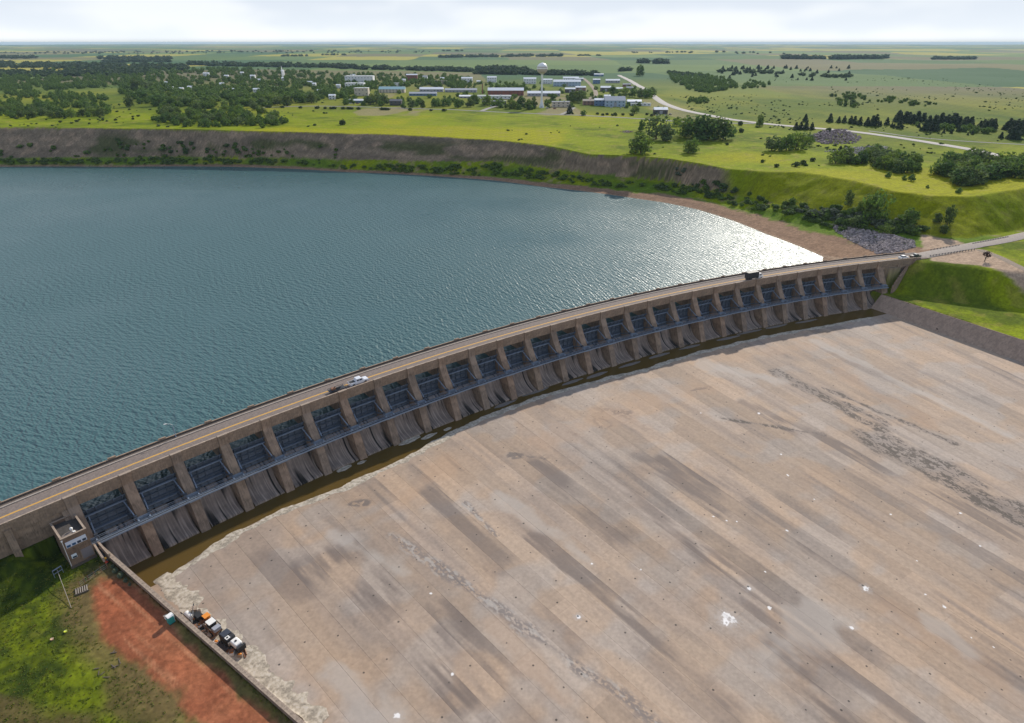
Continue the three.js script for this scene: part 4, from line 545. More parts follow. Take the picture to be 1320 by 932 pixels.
wood('conifer', [[900, 222], [960, 228], [1060, 236], [1200, 250], [1330, 262], [1330, 280], [1180, 262], [1040, 250], [920, 240]].map(p => Z7(...p)), 85, 9, 16, 'dark conifer in the shelter belt above the highway', G.belt, 3, 1.4);
wood('broad', [[960, 246], [1080, 256], [1230, 268], [1230, 276], [1100, 270], [1000, 256]].map(p => Z7(...p)), 26, 6, 9, 'small green tree in front of the shelter belt', 'small trees before the shelter belt', 4, 1.1);
// the hollow behind the hill crest
wood('broad', [[700, 365], [760, 372], [830, 375], [880, 395], [960, 405], [1020, 415], [1000, 380], [930, 365], [850, 345], [760, 355]].map(p => Z7(...p)), 44, 8, 15, 'leafy tree crowded into the hollow behind the hill', G.hill, 5, 1.1);
wood('broad', [[1040, 410], [1120, 442], [1200, 425], [1330, 415], [1330, 372], [1220, 375], [1150, 362], [1070, 372]].map(p => Z7(...p)), 62, 9, 16, 'leafy tree in the thicket above the grassy slope', 'trees of the thicket above the slope', 6, 1.15);
for (const [x, y, h] of [[890, 412, 22], [942, 420, 18], [965, 424, 24], [1015, 446, 12], [1112, 462, 22]]) plant('broad', ...Z7(x, y), h / 2.444, 1.1, 'small tree alone on the bright hilltop grass', 'small trees on the hilltop grass');
// shore slope below the hill
wood('shrub', [[520, 480], [600, 520], [700, 555], [760, 570], [880, 585], [1010, 598], [1020, 578], [900, 560], [820, 520], [760, 520], [640, 505]].map(p => Z7(...p)), 120, 2.2, 6, 'rounded green shrub on the slope below the hill', G.shore, 7, 1.1);
wood('shrub', [[960, 262], [1020, 278], [1080, 300], [1100, 298], [1050, 275], [985, 258]], 50, 1.5, 3.6, 'low leafy bush along the top of the beach', 'bushes along the top of the beach', 33, 1.4);
wood('silver', [[560, 505], [680, 545], [860, 580], [1000, 592], [960, 555], [830, 540], [700, 520]].map(p => Z7(...p)), 48, 2.6, 5.8, 'silvery green shrub on the slope below the hill', 'silvery shrubs on the shore slope', 8, 1.1);
for (const [x, y, h, w] of [[845, 545, 100, 0.8], [830, 540, 70, 0.9], [800, 530, 50, 0.8], [765, 500, 52, 0.6], [955, 565, 62, 1.2], [1078, 560, 66, 0.7], [1045, 555, 36, 1.2], [1065, 590, 34, 1.1], [880, 588, 32, 1.3], [785, 570, 42, 1.0], [960, 590, 36, 1.2]]) plant('broad', ...Z7(x, y), h / 2.444, w, 'taller loose tree among the shrubs of the shore slope', 'trees among the shore shrubs');
// bluff and bench
wood('shrub', [[420, 217], [560, 224], [650, 228], [700, 232], [800, 243], [900, 252], [985, 275], [985, 262], [880, 240], [760, 231], [640, 212], [560, 213], [420, 213]], 300, 1.3, 3.8, 'low green bush on the bench under the bluff', 'bushes on the bench under the bluff', 9, 1.5);
wood('shrub', [[0, 211], [100, 212], [270, 211], [340, 211], [270, 205], [90, 205], [0, 205]], 45, 1.5, 4, 'low bush at the foot of the far bluff', 'bushes at the foot of the far bluff', 10, 1.6);
wood('shrub', [[0, 212], [200, 212], [420, 213], [420, 206], [200, 205], [0, 206]], 120, 1.6, 4, 'bright low bush on the narrow bench of the far bluff', 'bushes on the far bench', 30, 1.7);
wood('shrub', [[0, 205], [130, 203], [420, 205], [480, 203], [470, 192], [330, 186], [150, 182], [120, 190], [0, 188]], 75, 2.2, 5.5, 'small bush clinging to the eroded face of the far bluff', G.cliff, 12, 1.2);
wood('silver', [[865, 235], [900, 240], [940, 250], [960, 246], [920, 228], [880, 220], [865, 212]], 14, 2.2, 5, 'pale green bush clinging to the bluff above the beach', 'pale bushes on the bluff', 13, 1.0);
wood('shrub', [[880, 240], [960, 255], [990, 262], [960, 245], [900, 232]], 12, 3, 6, 'rounded bush at the foot of the bluff above the beach', 'rounded bushes under the bluff end', 14, 1.0);
// bushes on the pasture at the lane and left of the town
for (let i = 0; i < 34; i++) { const t = VR(); if (i < 22) plant('dark', lerp(345, 572, t), 138.8 + t * 4.6, 3 + 1.5 * VR(), 1.5, 'low dark bush in the line beside the town lane', G.lane); else plant('dark', lerp(760, 850, VR()), 147 + 3 * VR(), 3.5, 1.3, 'low dark bush on the verge near the blue shed', 'dark bushes near the blue shed'); }
wood('dark', [[0, 158], [350, 164], [350, 150], [200, 150], [0, 146]], 48, 1.6, 3.4, 'small dark bush scattered over the pasture', G.past + ' by the wood', 15, 1.3);
plant('dark', 441, 161, 8, 1.1, 'lone grey bush on the open pasture', 'lone bush'); plant('conifer', 734, 147, 12, 1.6, 'dark fir beside the drive to the pale store', 'fir by the drive');
// woods
wood('broad', [[210, 141], [330, 141], [372, 158], [350, 165], [245, 165], [195, 156]], 210, 4.5, 12, 'leafy tree in the low wood above the bluff', G.wood, 16);
wood('broad', [[0, 119], [70, 121], [140, 126], [150, 138], [135, 150], [60, 153], [0, 152]], 230, 7, 12, 'leafy tree scattered over the open pasture beside the town', 'trees on the far pasture', 17);
for (const [x, y, h] of [[175, 117, 17], [190, 117, 14], [205, 137, 17], [185, 130, 16], [168, 138, 15], [376, 132, 15], [388, 132, 14], [402, 133, 14], [370, 137, 16], [485, 134, 15], [495, 135, 15], [478, 135, 14], [520, 139, 8], [531, 139, 11], [545, 139, 11], [560, 138, 12], [575, 137, 12], [590, 139, 13], [606, 138, 13], [612, 134, 14], [628, 136, 14], [645, 138, 12], [660, 140, 14], [672, 139, 16], [682, 141, 14], [688, 140, 12], [712, 131, 11], [705, 136, 9], [745, 132, 16], [738, 131, 15], [750, 128, 12], [790, 122, 12], [805, 124, 12], [815, 125, 12], [825, 126, 13], [835, 126, 13], [840, 124, 12], [752, 149, 8], [818, 146, 12], [825, 98, 15]]) plant('broad', x, y, h, 1.15, 'round leafy tree among the buildings at the town edge', 'trees among the town buildings');
wood('broad', [[150, 98], [330, 88], [450, 96], [600, 99], [612, 108], [600, 118], [560, 112], [500, 112], [440, 128], [330, 139], [250, 141], [180, 134], [150, 118]], 1350, 6.5, 14.5, 'leafy tree in the wooded part of the town', G.town, 18, 1.15);
wood('broad', [[440, 126], [560, 131], [640, 131], [700, 137], [690, 142], [600, 139], [520, 137], [440, 136]], 60, 7, 11, 'round leafy tree in the row before the town buildings', 'trees before the town buildings', 27, 1.2);
wood('broad', [[560, 112], [640, 114], [700, 115], [700, 110], [600, 108]], 40, 7, 10, 'leafy tree between the town warehouses', 'trees between the warehouses', 28, 1.2);
wood('broad', [[440, 101], [620, 99], [850, 119], [850, 140], [700, 140], [440, 136]], 120, 5, 10, 'leafy tree standing between the town buildings', 'trees between the town buildings', 31, 1.15);
wood('broad', [[0, 92], [240, 87], [330, 90], [150, 101], [0, 105]], 280, 8, 14, 'tree of the broad wood beyond the town', 'trees of the broad far wood', 32, 1.3);
wood('broad', [[640, 117], [700, 119], [690, 112], [640, 112]], 16, 7, 10, 'leafy tree behind the brick building', 'trees behind the brick building', 19);
wood('broad', [[720, 131], [850, 147], [850, 138], [790, 126], [740, 122], [700, 124]], 34, 5, 8, 'small leafy tree between the sheds of the town', 'small trees between the sheds', 29, 1.1);
wood('broad', [[800, 118], [842, 126], [842, 120], [812, 112]], 14, 7, 10, 'leafy tree between the sheds and the highway', 'trees between sheds and highway', 20);
wood('broad', [[888, 116], [915, 121], [952, 113], [940, 103], [905, 96], [862, 95], [862, 102]], 330, 8, 11, 'tree of the planted grove beyond the highway', 'trees of the planted grove', 21);
wood('broad', [[955, 116], [990, 112], [995, 106], [965, 104]], 40, 7, 10, 'tree of the small wood beyond the planted grove', 'trees of the small wood', 22);
wood('broad', [[884, 134], [912, 134], [908, 127], [886, 128]], 14, 7, 10, 'tree of the little clump near the highway bend', 'trees of the clump by the bend', 23);
wood('shrub', [[1060, 130], [1085, 118], [1120, 125], [1100, 140]], 40, 5, 8, 'bushy tree in the draw beyond the highway', 'bushes of the draw', 24); wood('shrub', [[1120, 131], [1150, 126], [1210, 135], [1190, 138]], 36, 4, 7, 'low bush in the gully of the far pasture', 'bushes of the gully', 25);
for (let i = 0; i < 60; i++) plant('conifer', lerp(925, 1100, VR()), 88 + 16 * VR() ** 2, 3 + 2.4 * VR(), 1.7, 'small dark tree dotted over the far pasture', 'trees dotted over the far pasture');
wood('broad', [[0, 105], [60, 103], [150, 100], [150, 112], [60, 117], [0, 117]], 240, 9, 12, 'tree of the far wood beyond the pasture', 'trees of the far wood', 26);
{
  // split: up to 300 of each kind that show largest stand alone, the rest are one mass of each kind
  const by = {}; for (const p of plants) (by[KIND[p.kind][0]] ??= []).push(p); const proto = {}, R = rng(44);
  const mk = (kind, v, m) => { const key = kind + v + m; if (!proto[key]) { const g = new THREE.Group(); part(kind === 'broad' || kind === 'conifer' ? 'trunk' : 'stems', KIND[kind][1], M.bark, g); part(kind === 'broad' || kind === 'conifer' ? 'crown' : 'foliage', CROWN[kind][v], LEAFM[kind][m], g); proto[key] = g; } return proto[key].clone(); };
  const rest = {};
  for (const n of Object.keys(by)) {
    by[n].sort((a, b) => b.h / b.F - a.h / a.F);
    by[n].forEach((p, i) => {
      const v = Math.floor(R() * CROWN[p.kind].length), m = Math.floor(R() * LEAFM[p.kind].length), rot = R() * 6.283;
      if (i < 300) { const o = mk(p.kind, v, m); o.name = numbered(n); o.position.set(p.X, p.Y - 0.05 * p.h * (p.kind === 'broad' ? 0.6 : 1), -p.F); o.rotation.y = rot; o.scale.set(p.h * p.wide, p.h, p.h * p.wide); o.userData = { label: p.label, category: KIND[p.kind][2], group: p.group }; scene.add(o); }
      else (rest[p.kind] ??= []).push([p, rot]);
    });
  }
  // far belts and hedges that read as one mass
  const far = []; const FR = rng(91);
  const belt = (x0, y0, x1, y1, n, hpx, th) => { for (let i = 0; i < n; i++) { const t = FR(), x = lerp(x0, x1, t) + (FR() - 0.5) * 2, y = lerp(y0, y1, t) + (FR() - 0.5) * th, p = hit(x, y); if (p[1] > 25000) continue; far.push([{ X: p[0], F: p[1], Y: p[2], h: hpx * (0.7 + 0.6 * FR()) / pxPerM(p[0], p[1], p[2]), wide: 1.9 }, FR() * 6]); } };
  belt(130, 76, 222, 76, 60, 4, 2); belt(135, 80, 222, 79.5, 60, 4, 2); belt(245, 84, 440, 87, 170, 5, 2); belt(440, 88, 610, 92, 130, 5, 2); belt(0, 75, 48, 75, 30, 4, 1.5); belt(0, 85, 240, 88, 230, 5, 6); belt(0, 97, 190, 94, 190, 6, 6); belt(0, 69, 560, 67, 120, 1.6, 2); belt(60, 67.5, 520, 65.5, 70, 1.6, 1); belt(566, 74, 726, 72.5, 110, 3.5, 1); belt(745, 72, 775, 72, 14, 2, 0.5); belt(570, 66, 600, 66, 12, 2, 0.3); belt(610, 95, 770, 97, 130, 6, 2); belt(615, 90, 680, 92, 46, 6, 2); belt(1009, 75.5, 1062, 76, 44, 5, 1); belt(1072, 76, 1147, 75.5, 60, 5, 1); belt(1203, 76.5, 1258, 76.5, 44, 4, 0.7); belt(800, 92, 812, 91, 8, 5, 1); belt(860, 94, 912, 100, 30, 4, 1.5); belt(806, 68, 900, 68, 16, 2, 1); belt(900, 68, 1010, 69, 10, 2.5, 2); belt(925, 92, 1010, 95, 26, 4, 2); belt(1030, 98, 1100, 99, 26, 3.5, 3); belt(820, 81, 862, 82, 12, 6, 1); belt(360, 72.5, 400, 72.5, 16, 2.5, 0.5); belt(400, 71, 445, 71, 14, 2, 0.5);
  const inst = (name, geo, mat, list, label) => { const im = new THREE.InstancedMesh(geo, mat, list.length), m4 = new THREE.Matrix4(), q = new THREE.Quaternion(), e = new THREE.Euler(); list.forEach(([p, rot], i) => { e.set(0, rot, 0); q.setFromEuler(e); m4.compose(new THREE.Vector3(p.X, p.Y - 0.08 * p.h, -p.F), q, new THREE.Vector3(p.h * p.wide, p.h, p.h * p.wide)); im.setMatrixAt(i, m4); }); im.name = name; im.castShadow = im.receiveShadow = true; im.userData = { kind: 'stuff', label, category: 'trees' }; scene.add(im); };
  const brush = []; { const BR = rng(133); const zones = [[860, 100, 1330, 165, 1500], [0, 95, 440, 165, 700], [640, 160, 1000, 205, 70], [985, 165, 1320, 215, 420]]; for (const [x0, y0, x1, y1, n] of zones) for (let i = 0; i < n; i++) { const x = lerp(x0, x1, BR()), y = lerp(y0, y1, BR()); if (fbm(x * 0.02 + 7, y * 0.11, 4) < 0.56) continue; const p = hit(x, y); if (ZONE < 4) continue; brush.push([{ X: p[0], F: p[1], Y: p[2], h: 1 + 2.2 * BR() * BR(), wide: 1.6 }, BR() * 6]); } }
  const FARB = leafCloud(broadLobes(19, 1.2), 130, 0.2, 6);
  if (rest.broad) inst('town_woodland', leafCloud(broadLobes(21, 1.1), 220, 0.15, 8), LEAFM.broad[0], rest.broad, 'mass of leafy trees filling the wooded town and far woods');
  for (const k of ['shrub', 'silver', 'dark']) if (rest[k]) inst('scrub_' + k, CROWN[k][1], LEAFM[k][0], rest[k], 'mass of smaller bushes on slope and pasture');
  if (rest.conifer) inst('conifer_belt', CROWN.conifer[0], LEAFM.conifer[0], rest.conifer, 'mass of small dark conifers on the far pasture');
  inst('prairie_brush', leafCloud(shrubLobes(77), 40, 0.5, 9), LEAFM.shrub[1], brush, 'low brush in drifts over the prairie');
  inst('far_tree_belts', FARB, leaf([0.05, 0.082, 0.03]), far, 'far dark tree belts between the prairie fields');
  console.log('plants', plants.length, Object.entries(by).map(e => e[0] + ':' + e[1].length).join(' '), 'far', far.length);
}
// rough weeds in the meadow below the dam, and bushes by the yard
{
  const R = rng(71), tuft = leafCloud([[0, 0.3, 0, 0.5, 0.3]], 14, 0.42, 5), L = [];
  for (let i = 0; i < 120000 && L.length < 16000; i++) { const p = [-200 + R() * 200, 55 + R() * 100], y = terrain(p[0], p[1]); if (ZONE !== 10) continue; const d = polyDist(REDDIRT, p[0], p[1]); if (d > -1.5) continue; if (fbm(p[0] * 0.1, p[1] * 0.1, 3) + R() * 0.3 < 0.52) continue; L.push([p[0], y, p[1], 0.18 + 0.36 * R() * R(), R()]); }
  const im = new THREE.InstancedMesh(tuft, leaf([0.11, 0.14, 0.018]), L.length), m = new THREE.Matrix4(), q = new THREE.Quaternion(), c = new THREE.Color(); L.forEach((e, i) => { q.setFromAxisAngle(new THREE.Vector3(0, 1, 0), e[4] * 6); m.compose(new THREE.Vector3(e[0], e[1] - 0.05, -e[2]), q, new THREE.Vector3(e[3] * 1.5, e[3], e[3] * 1.5)); im.setMatrixAt(i, m); const t = e[4]; im.setColorAt(i, c.setRGB(t < 0.2 ? 1.9 : 0.8 + t * 0.5, t < 0.2 ? 1.35 : 0.8 + t * 0.5, t < 0.2 ? 1.6 : 0.9)); });
  im.name = 'meadow_weeds'; im.castShadow = im.receiveShadow = true; im.userData = { kind: 'stuff', label: 'rough weeds and grass tufts in the meadow below the dam', category: 'grass' }; scene.add(im);
  for (const [x, y, h] of [[150, 737, 1.5], [157, 743, 1.7], [163, 749, 1.2], [146, 731, 1.0], [168, 754, 0.9]]) { const p = hit(x, y); const o = new THREE.Group(); part('stems', stemG, M.bark, o); part('foliage', CROWN.shrub[0], LEAFM.silver[0], o); o.name = numbered('shrub'); o.position.set(p[0], p[2] - 0.05, -p[1]); o.scale.setScalar(h); o.userData = { label: 'grey green bush at the head of the chute wall by the yard', category: 'shrub', group: 'bushes by the yard wall' }; scene.add(o); }
}
// ------------------------------------------------------------------ rock: riprap on the shore and rubble heaps on the prairie
function rocks(name, poly, n, s0, s1, tone, label, heap, seed) {
  const R = rng(seed), P = poly.map(p => { const h = hit(p[0], p[1]); return [h[0], h[1]]; }), xs = P.map(p => p[0]), fs = P.map(p => p[1]), L = []; let t = 0;
  const g = new THREE.IcosahedronGeometry(1, 0), a = g.attributes.position; for (let i = 0; i < a.count; i++) { const x = a.getX(i), y = a.getY(i), z = a.getZ(i), f = 0.75 + 0.5 * hash2(Math.round(x * 9 + 50), Math.round(y * 7 + z * 13 + 90)); a.setXYZ(i, x * f, y * f * 0.75, z * f); } g.computeVertexNormals();
  while (L.length < n && t++ < n * 40) { const X = lerp(Math.min(...xs), Math.max(...xs), R()), F = lerp(Math.min(...fs), Math.max(...fs), R()); if (!inPoly(P, X, F)) continue; const d = Math.abs(distLine([...P, P[0]], X, F)); L.push([X, terrain(X, F) + heap * sst(0, 14, d) * R() ** 0.6, F, lerp(s0, s1, R() ** 2), R(), R()]); }
  const m = std([1, 1, 1], 0.95), im = new THREE.InstancedMesh(g, m, L.length), M4 = new THREE.Matrix4(), q = new THREE.Quaternion(), c = new THREE.Color(); L.forEach((e, i) => { q.setFromEuler(new THREE.Euler(e[4] * 6, e[5] * 6, e[4] * 3)); M4.compose(new THREE.Vector3(e[0], e[1], -e[2]), q, new THREE.Vector3(e[3], e[3], e[3])); im.setMatrixAt(i, M4); const f = 0.45 + 1.1 * e[5]; im.setColorAt(i, c.setRGB(tone[0] * f, tone[1] * f, tone[2] * f)); });
  im.name = name; im.castShadow = im.receiveShadow = true; im.userData = { kind: 'stuff', label, category: 'rocks' }; scene.add(im);
}
const Z6 = (x, y) => [940 + x / 4.4, 270 + y / 4.4];
rocks('riprap', [[585, 85], [720, 108], [870, 130], [1050, 178], [1055, 215], [930, 248], [840, 252], [720, 195], [600, 122]].map(p => Z6(...p)), 2600, 0.45, 1.25, [0.27, 0.225, 0.215], 'grey and purple rock riprap on the shore beside the bridge end', 0.5, 5);
rocks('rubble_heap', [[1036, 177], [1060, 169], [1090, 167], [1112, 178], [1100, 186], [1060, 186]], 900, 0.6, 1.9, [0.24, 0.19, 0.19], 'dark rubble heap on the prairie beside the highway', 3.2, 6);
rocks('rubble_heap_001', [[1062, 196], [1090, 191], [1130, 188], [1146, 190], [1140, 196], [1100, 199]], 700, 0.5, 1.5, [0.32, 0.29, 0.27], 'pale grey rubble strip above the leafy hollow', 1.6, 7);
rocks('rubble_heap_002', [[799, 170], [808, 168], [816, 170], [808, 172]], 90, 0.4, 1.0, [0.28, 0.2, 0.18], 'small brown stone heap on the bluff pasture', 1.0, 8);

// ------------------------------------------------------------------ the town
const wallM = {}, wm = (rgb, r = 0.85) => wallM[rgb.join()] ??= std(rgb, r);
const WHT = [0.72, 0.72, 0.72], TAN = [0.42, 0.34, 0.25], BRK = [0.24, 0.09, 0.06], BLU = [0.13, 0.20, 0.32], PBL = [0.36, 0.45, 0.55], GRY = [0.34, 0.34, 0.36], DRK = [0.10, 0.085, 0.08], CRM = [0.55, 0.48, 0.38], GRN = [0.10, 0.17, 0.14], RWH = [0.86, 0.86, 0.86], RGR = [0.42, 0.43, 0.45], RDK = [0.16, 0.15, 0.15], RTL = [0.30, 0.46, 0.48];
const houseLabels = {};
// a building: photo position of its front foot, width and height in photo pixels, depth in metres
function building(px, py, wpx, hpx, depth, wall, roof, kind, label, cat = 'building', name = 'town_building', group, turn = 0) {
  const p = hit(px, py), s = pxPerM(...p), W = wpx / s, H = Math.max(2.6, hpx / s), g = thing(name, label, cat, p[0], p[2] - 0.3, p[1], turn, group);
  const rh = kind === 'flat' ? 0 : kind === 'hip' ? H * 0.4 : Math.min(H * 0.42, depth * 0.28), wh = H - rh + 0.3;
  part('wall', box(W, wh, depth, 0, wh / 2, -depth / 2), wm(wall), g);
  let R;
  if (kind === 'flat') { R = part('roof', merge([box(W + 0.6, 0.5, depth + 0.6, 0, wh + 0.25, -depth / 2), box(W + 0.9, 0.5, 0.3, 0, wh + 0.6, 0.3)]), wm(roof, 0.6), g); part('roof_unit', box(2.2, 1.3, 2.2, W * 0.2, wh + 1.1, -depth * 0.5), wm(RGR), R); }
  else { const e = 0.5, sh = new THREE.Shape([[-depth - e, wh - 0.1], [e, wh - 0.1], [e, wh + 0.15], [-depth / 2, wh + rh], [-depth - e, wh + 0.15]].map(v => new THREE.Vector2(...v))); const gg = new THREE.ExtrudeGeometry(sh, { depth: W + 1, bevelEnabled: false }); gg.translate(0, 0, -(W + 1) / 2); gg.rotateY(-Math.PI / 2); R = part('roof', gg, wm(roof, 0.55), g); if (W < 22) part('chimney', box(0.8, 1.6, 0.8, W * 0.22, wh + rh * 0.9, -depth * 0.5), wm(DRK), R); }
  // windows and doors on the faces that can be seen
  const n = clamp(Math.round(W / 6.5), 2, 9), rows = wh > 6.4 ? 2 : 1; for (let r = 0; r < rows; r++) for (let i = 0; i < n; i++) { if (r === 0 && i === Math.floor(n / 2)) continue; const wn = part('window', box(Math.min(2.4, W / n * 0.5), 1.4, 0.16, (i + 0.5) / n * W - W / 2, wh / rows * (r + 0.55), 0.05), M.glass, g); }
  if (cat === 'shed') part('door', box(Math.min(4.5, W * 0.3), wh * 0.72, 0.2, ((Math.floor(n / 2)) + 0.5) / n * W - W / 2, wh * 0.36 + 0.1, 0.06), wm(GRY), g); else part('door', box(1.4, 2.3, 0.2, (Math.floor(n / 2) + 0.5) / n * W - W / 2, 1.45, 0.06), wm(DRK), g);
  return g;
}
const B = [
  [463, 107, 36, 8, 26, WHT, RWH, 'flat', 'large white school block with stepped flat roofs among trees'], [457, 114, 24, 6, 20, WHT, RWH, 'flat', 'white flat roofed wing in front of the school block'], [466, 123.5, 18, 9, 14, CRM, RWH, 'flat', 'cream three storey block with a row of openings'], [505, 119.5, 33, 7, 18, CRM, RTL, 'gable', 'long cream hall with a teal and white roof'], [514, 111, 12, 3.5, 10, WHT, RWH, 'flat', 'small white annex behind the long cream hall'],
  [556, 118.5, 30, 5.5, 14, GRY, RWH, 'gable', 'long grey barrack building with a white roof'], [594, 119, 41, 4.6, 14, GRY, RGR, 'gable', 'very long low grey building with pale roof'], [545, 123.5, 35, 4.5, 12, BLU, RGR, 'gable', 'long slate blue low building before the grey barrack'], [531, 104, 14, 8, 10, BRK, RWH, 'gable', 'brick house with a white upper roof among trees'], [510, 136, 15, 7.5, 10, DRK, RDK, 'gable', 'dark brown house at the lane between round trees'], [458, 132.5, 19, 4.4, 9, BLU, RWH, 'gable', 'low blue house with white roof beside the big round tree'], [602, 126.5, 20, 3.6, 12, GRY, RWH, 'gable', 'white roofed shed behind the dark town trees'], [636, 127.5, 46, 3.6, 14, WHT, RWH, 'flat', 'row of low white sheds before the brick building'],
  [652, 123, 46, 9, 17, BRK, RWH, 'gable', 'large red brick building with a bright white roof'], [701, 124, 42, 6, 15, GRY, RWH, 'gable', 'long white roofed building behind the water tower'], [723, 138, 23, 6, 12, CRM, RGR, 'flat', 'pale flat roofed store at the drive near the tower'], [637, 135, 31, 4, 10, DRK, RGR, 'flat', 'long dark low building at the gravel drive'], [758.5, 135.5, 14, 7, 10, [0.28, 0.16, 0.12], TAN, 'gable', 'brown house with tan roof beside the blue house'], [773.5, 136.5, 14, 9, 10, BLU, RWH, 'gable', 'dark blue house with a pale gable'], [793, 137.5, 26, 12, 22, PBL, RGR, 'gable', 'large pale blue metal shed', 'shed'], [818, 134, 18, 5, 12, BLU, RWH, 'gable', 'blue shed with white roof beside the pale blue shed', 'shed'], [826, 136.5, 26, 2.8, 6, WHT, RWH, 'flat', 'row of long white trailers parked by the sheds', 'trailer'], [852, 147, 17, 8, 12, DRK, RWH, 'gable', 'open dark pole barn with a white roof near the highway', 'shed'],
  [781, 118, 13, 6.5, 12, DRK, RWH, 'gable', 'black walled shed with white roof', 'shed'], [796, 118, 13, 5, 10, TAN, RWH, 'gable', 'tan shed with white roof beside the black walled shed', 'shed'], [790, 107, 18, 4.6, 12, GRY, RWH, 'gable', 'long grey shed near the highway bend', 'shed'], [769, 108, 9, 6, 9, BLU, RWH, 'gable', 'small blue building behind the tan dirt street'], [772, 98.5, 12, 3.4, 9, BLU, RWH, 'gable', 'far blue sheds at the head of the dirt street', 'shed'], [735, 119.5, 13, 6, 10, DRK, RWH, 'gable', 'dark shed with bright white roof beside a brown one', 'shed'], [748.5, 117.5, 13, 6, 10, [0.3, 0.18, 0.13], RWH, 'gable', 'brown shed with white roof beside the dark shed', 'shed'], [731, 111.5, 35, 8, 16, PBL, RWH, 'gable', 'long pale blue warehouse with white roof', 'shed'], [736, 103.5, 20, 4.2, 12, WHT, RWH, 'gable', 'white hall behind the long warehouse'], [706, 108, 12, 6, 10, WHT, RWH, 'gable', 'white building beside the top of the water tower stem'], [683, 108, 16, 7.5, 12, WHT, RWH, 'gable', 'white gabled building before the dark tree belt'], [634, 106, 12, 7, 10, WHT, RWH, 'gable', 'white cottage at the end of the tan field'], [602, 107, 14, 7, 10, WHT, RWH, 'gable', 'white house with a tall gable at the wood edge'], [548, 104, 6, 6, 8, WHT, RGR, 'gable', 'small white house with a pointed gable in the trees'], [565, 108, 22, 3.6, 8, TAN, TAN, 'flat', 'low tan building above the grey barrack'], [747, 104, 10, 3.4, 8, GRY, RWH, 'gable', 'small grey shed at the top of the dirt street', 'shed'], [783, 126.5, 8, 4, 8, BLU, RWH, 'gable', 'small blue shed behind the pale blue shed', 'shed'], [808, 112, 10, 4, 8, BRK, RGR, 'gable', 'red shed beside the highway trees', 'shed'], [812, 116, 9, 4, 8, GRY, RGR, 'gable', 'grey cottage near the highway trees'],
];
for (const b of B) building(...b.slice(0, 9), b[9] ?? 'building', b[9] === 'shed' ? 'town_shed' : 'town_building');
for (const [x, y, w, h] of [[266, 100, 7, 6], [292, 102, 5, 5], [286, 113, 5, 6], [298, 119, 8, 5], [245, 115.5, 6, 4.5], [220, 116, 6, 4], [214, 110, 5, 4.5], [335, 107, 9, 5], [326, 103, 6, 6], [365, 101, 3, 10], [366, 104, 6, 4], [399, 110, 8, 5], [405, 112, 4, 5], [428, 128, 8, 6], [436, 114, 5, 5], [330, 119, 7, 5], [312, 98, 4, 5], [520, 106, 5, 4], [570, 104, 5, 4], [617, 108, 5, 4], [232, 117, 7, 4], [352, 117, 6, 5], [412, 120, 6, 4.5], [455, 100, 6, 4]]) building(x, y, w, h, 8, WHT, RWH, 'gable', 'small white house half hidden among the town trees', 'house', 'white_house', 'white houses in the trees');
{ const p = hit(365, 103), s = pxPerM(...p), t = thing('church_steeple', 'slender white church steeple rising out of the trees', 'steeple', p[0], p[2], p[1]); part('tower', box(3, 10 / s, 3, 0, 5 / s, 0), wm(WHT), t); part('spire', new THREE.ConeGeometry(2.2, 7 / s, 4).rotateY(0.785).translate(0, 13.4 / s, 0), wm(RWH), t); }
// water tower: ball on a flared stem
{
  const p = hit(698, 138.8), t = thing('water_tower', 'white water tower with a ball tank on a slim flared stem', 'water tower', p[0], p[2], p[1]), s = pxPerM(...p), Hh = 52.5 / s, r = 6.7 / s;
  part('stem', new THREE.LatheGeometry([[4.2, 0], [4.0, 0.8], [2.7, 5.4], [1.75, 9.5], [1.45, 13], [1.4, Hh - 2 * r - 1.2], [1.7, Hh - 2 * r], [3.0, Hh - 2 * r + 1.4]].map(v => new THREE.Vector2(...v)), 32), std([0.74, 0.75, 0.76], 0.5), t);
  const tk = part('tank', new THREE.SphereGeometry(r, 40, 24).scale(1, 0.96, 1).translate(0, Hh - r * 0.97, 0), std([0.80, 0.79, 0.77], 0.45), t);
  part('tank_band', new THREE.SphereGeometry(r * 1.004, 40, 12, 0, 6.2832, 1.62, 1.0).scale(1, 0.96, 1).translate(0, Hh - r * 0.97, 0), std([0.50, 0.42, 0.37], 0.5), tk);
  part('tank_stripe', new THREE.SphereGeometry(r * 1.007, 40, 6, 0, 6.2832, 1.26, 0.14).scale(1, 0.96, 1).translate(0, Hh - r * 0.97, 0), std([0.32, 0.25, 0.22], 0.5), tk);
  part('cap', merge([cyl(1.0, 1.2, 0.7, 0, Hh + 0.1, 0), bar([0.8, Hh, 0], [0.8, Hh + 2.2, 0], 0.06)]), std([0.7, 0.7, 0.7], 0.5), tk); part('door', box(1.1, 2.2, 0.2, 0, 1.2, 4.0), wm(GRY), t);
}
{ const p = hit(622, 121), t = thing('brick_chimney', 'tall slim brown chimney stack behind the low sheds', 'chimney', p[0], p[2], p[1]), s = pxPerM(...p); part('shaft', new THREE.CylinderGeometry(0.8, 1.3, 12 / s, 12).translate(0, 6 / s, 0), wm(BRK), t); part('rim', cyl(1.0, 0.95, 0.7, 0, 12 / s, 0), wm(DRK), t); }
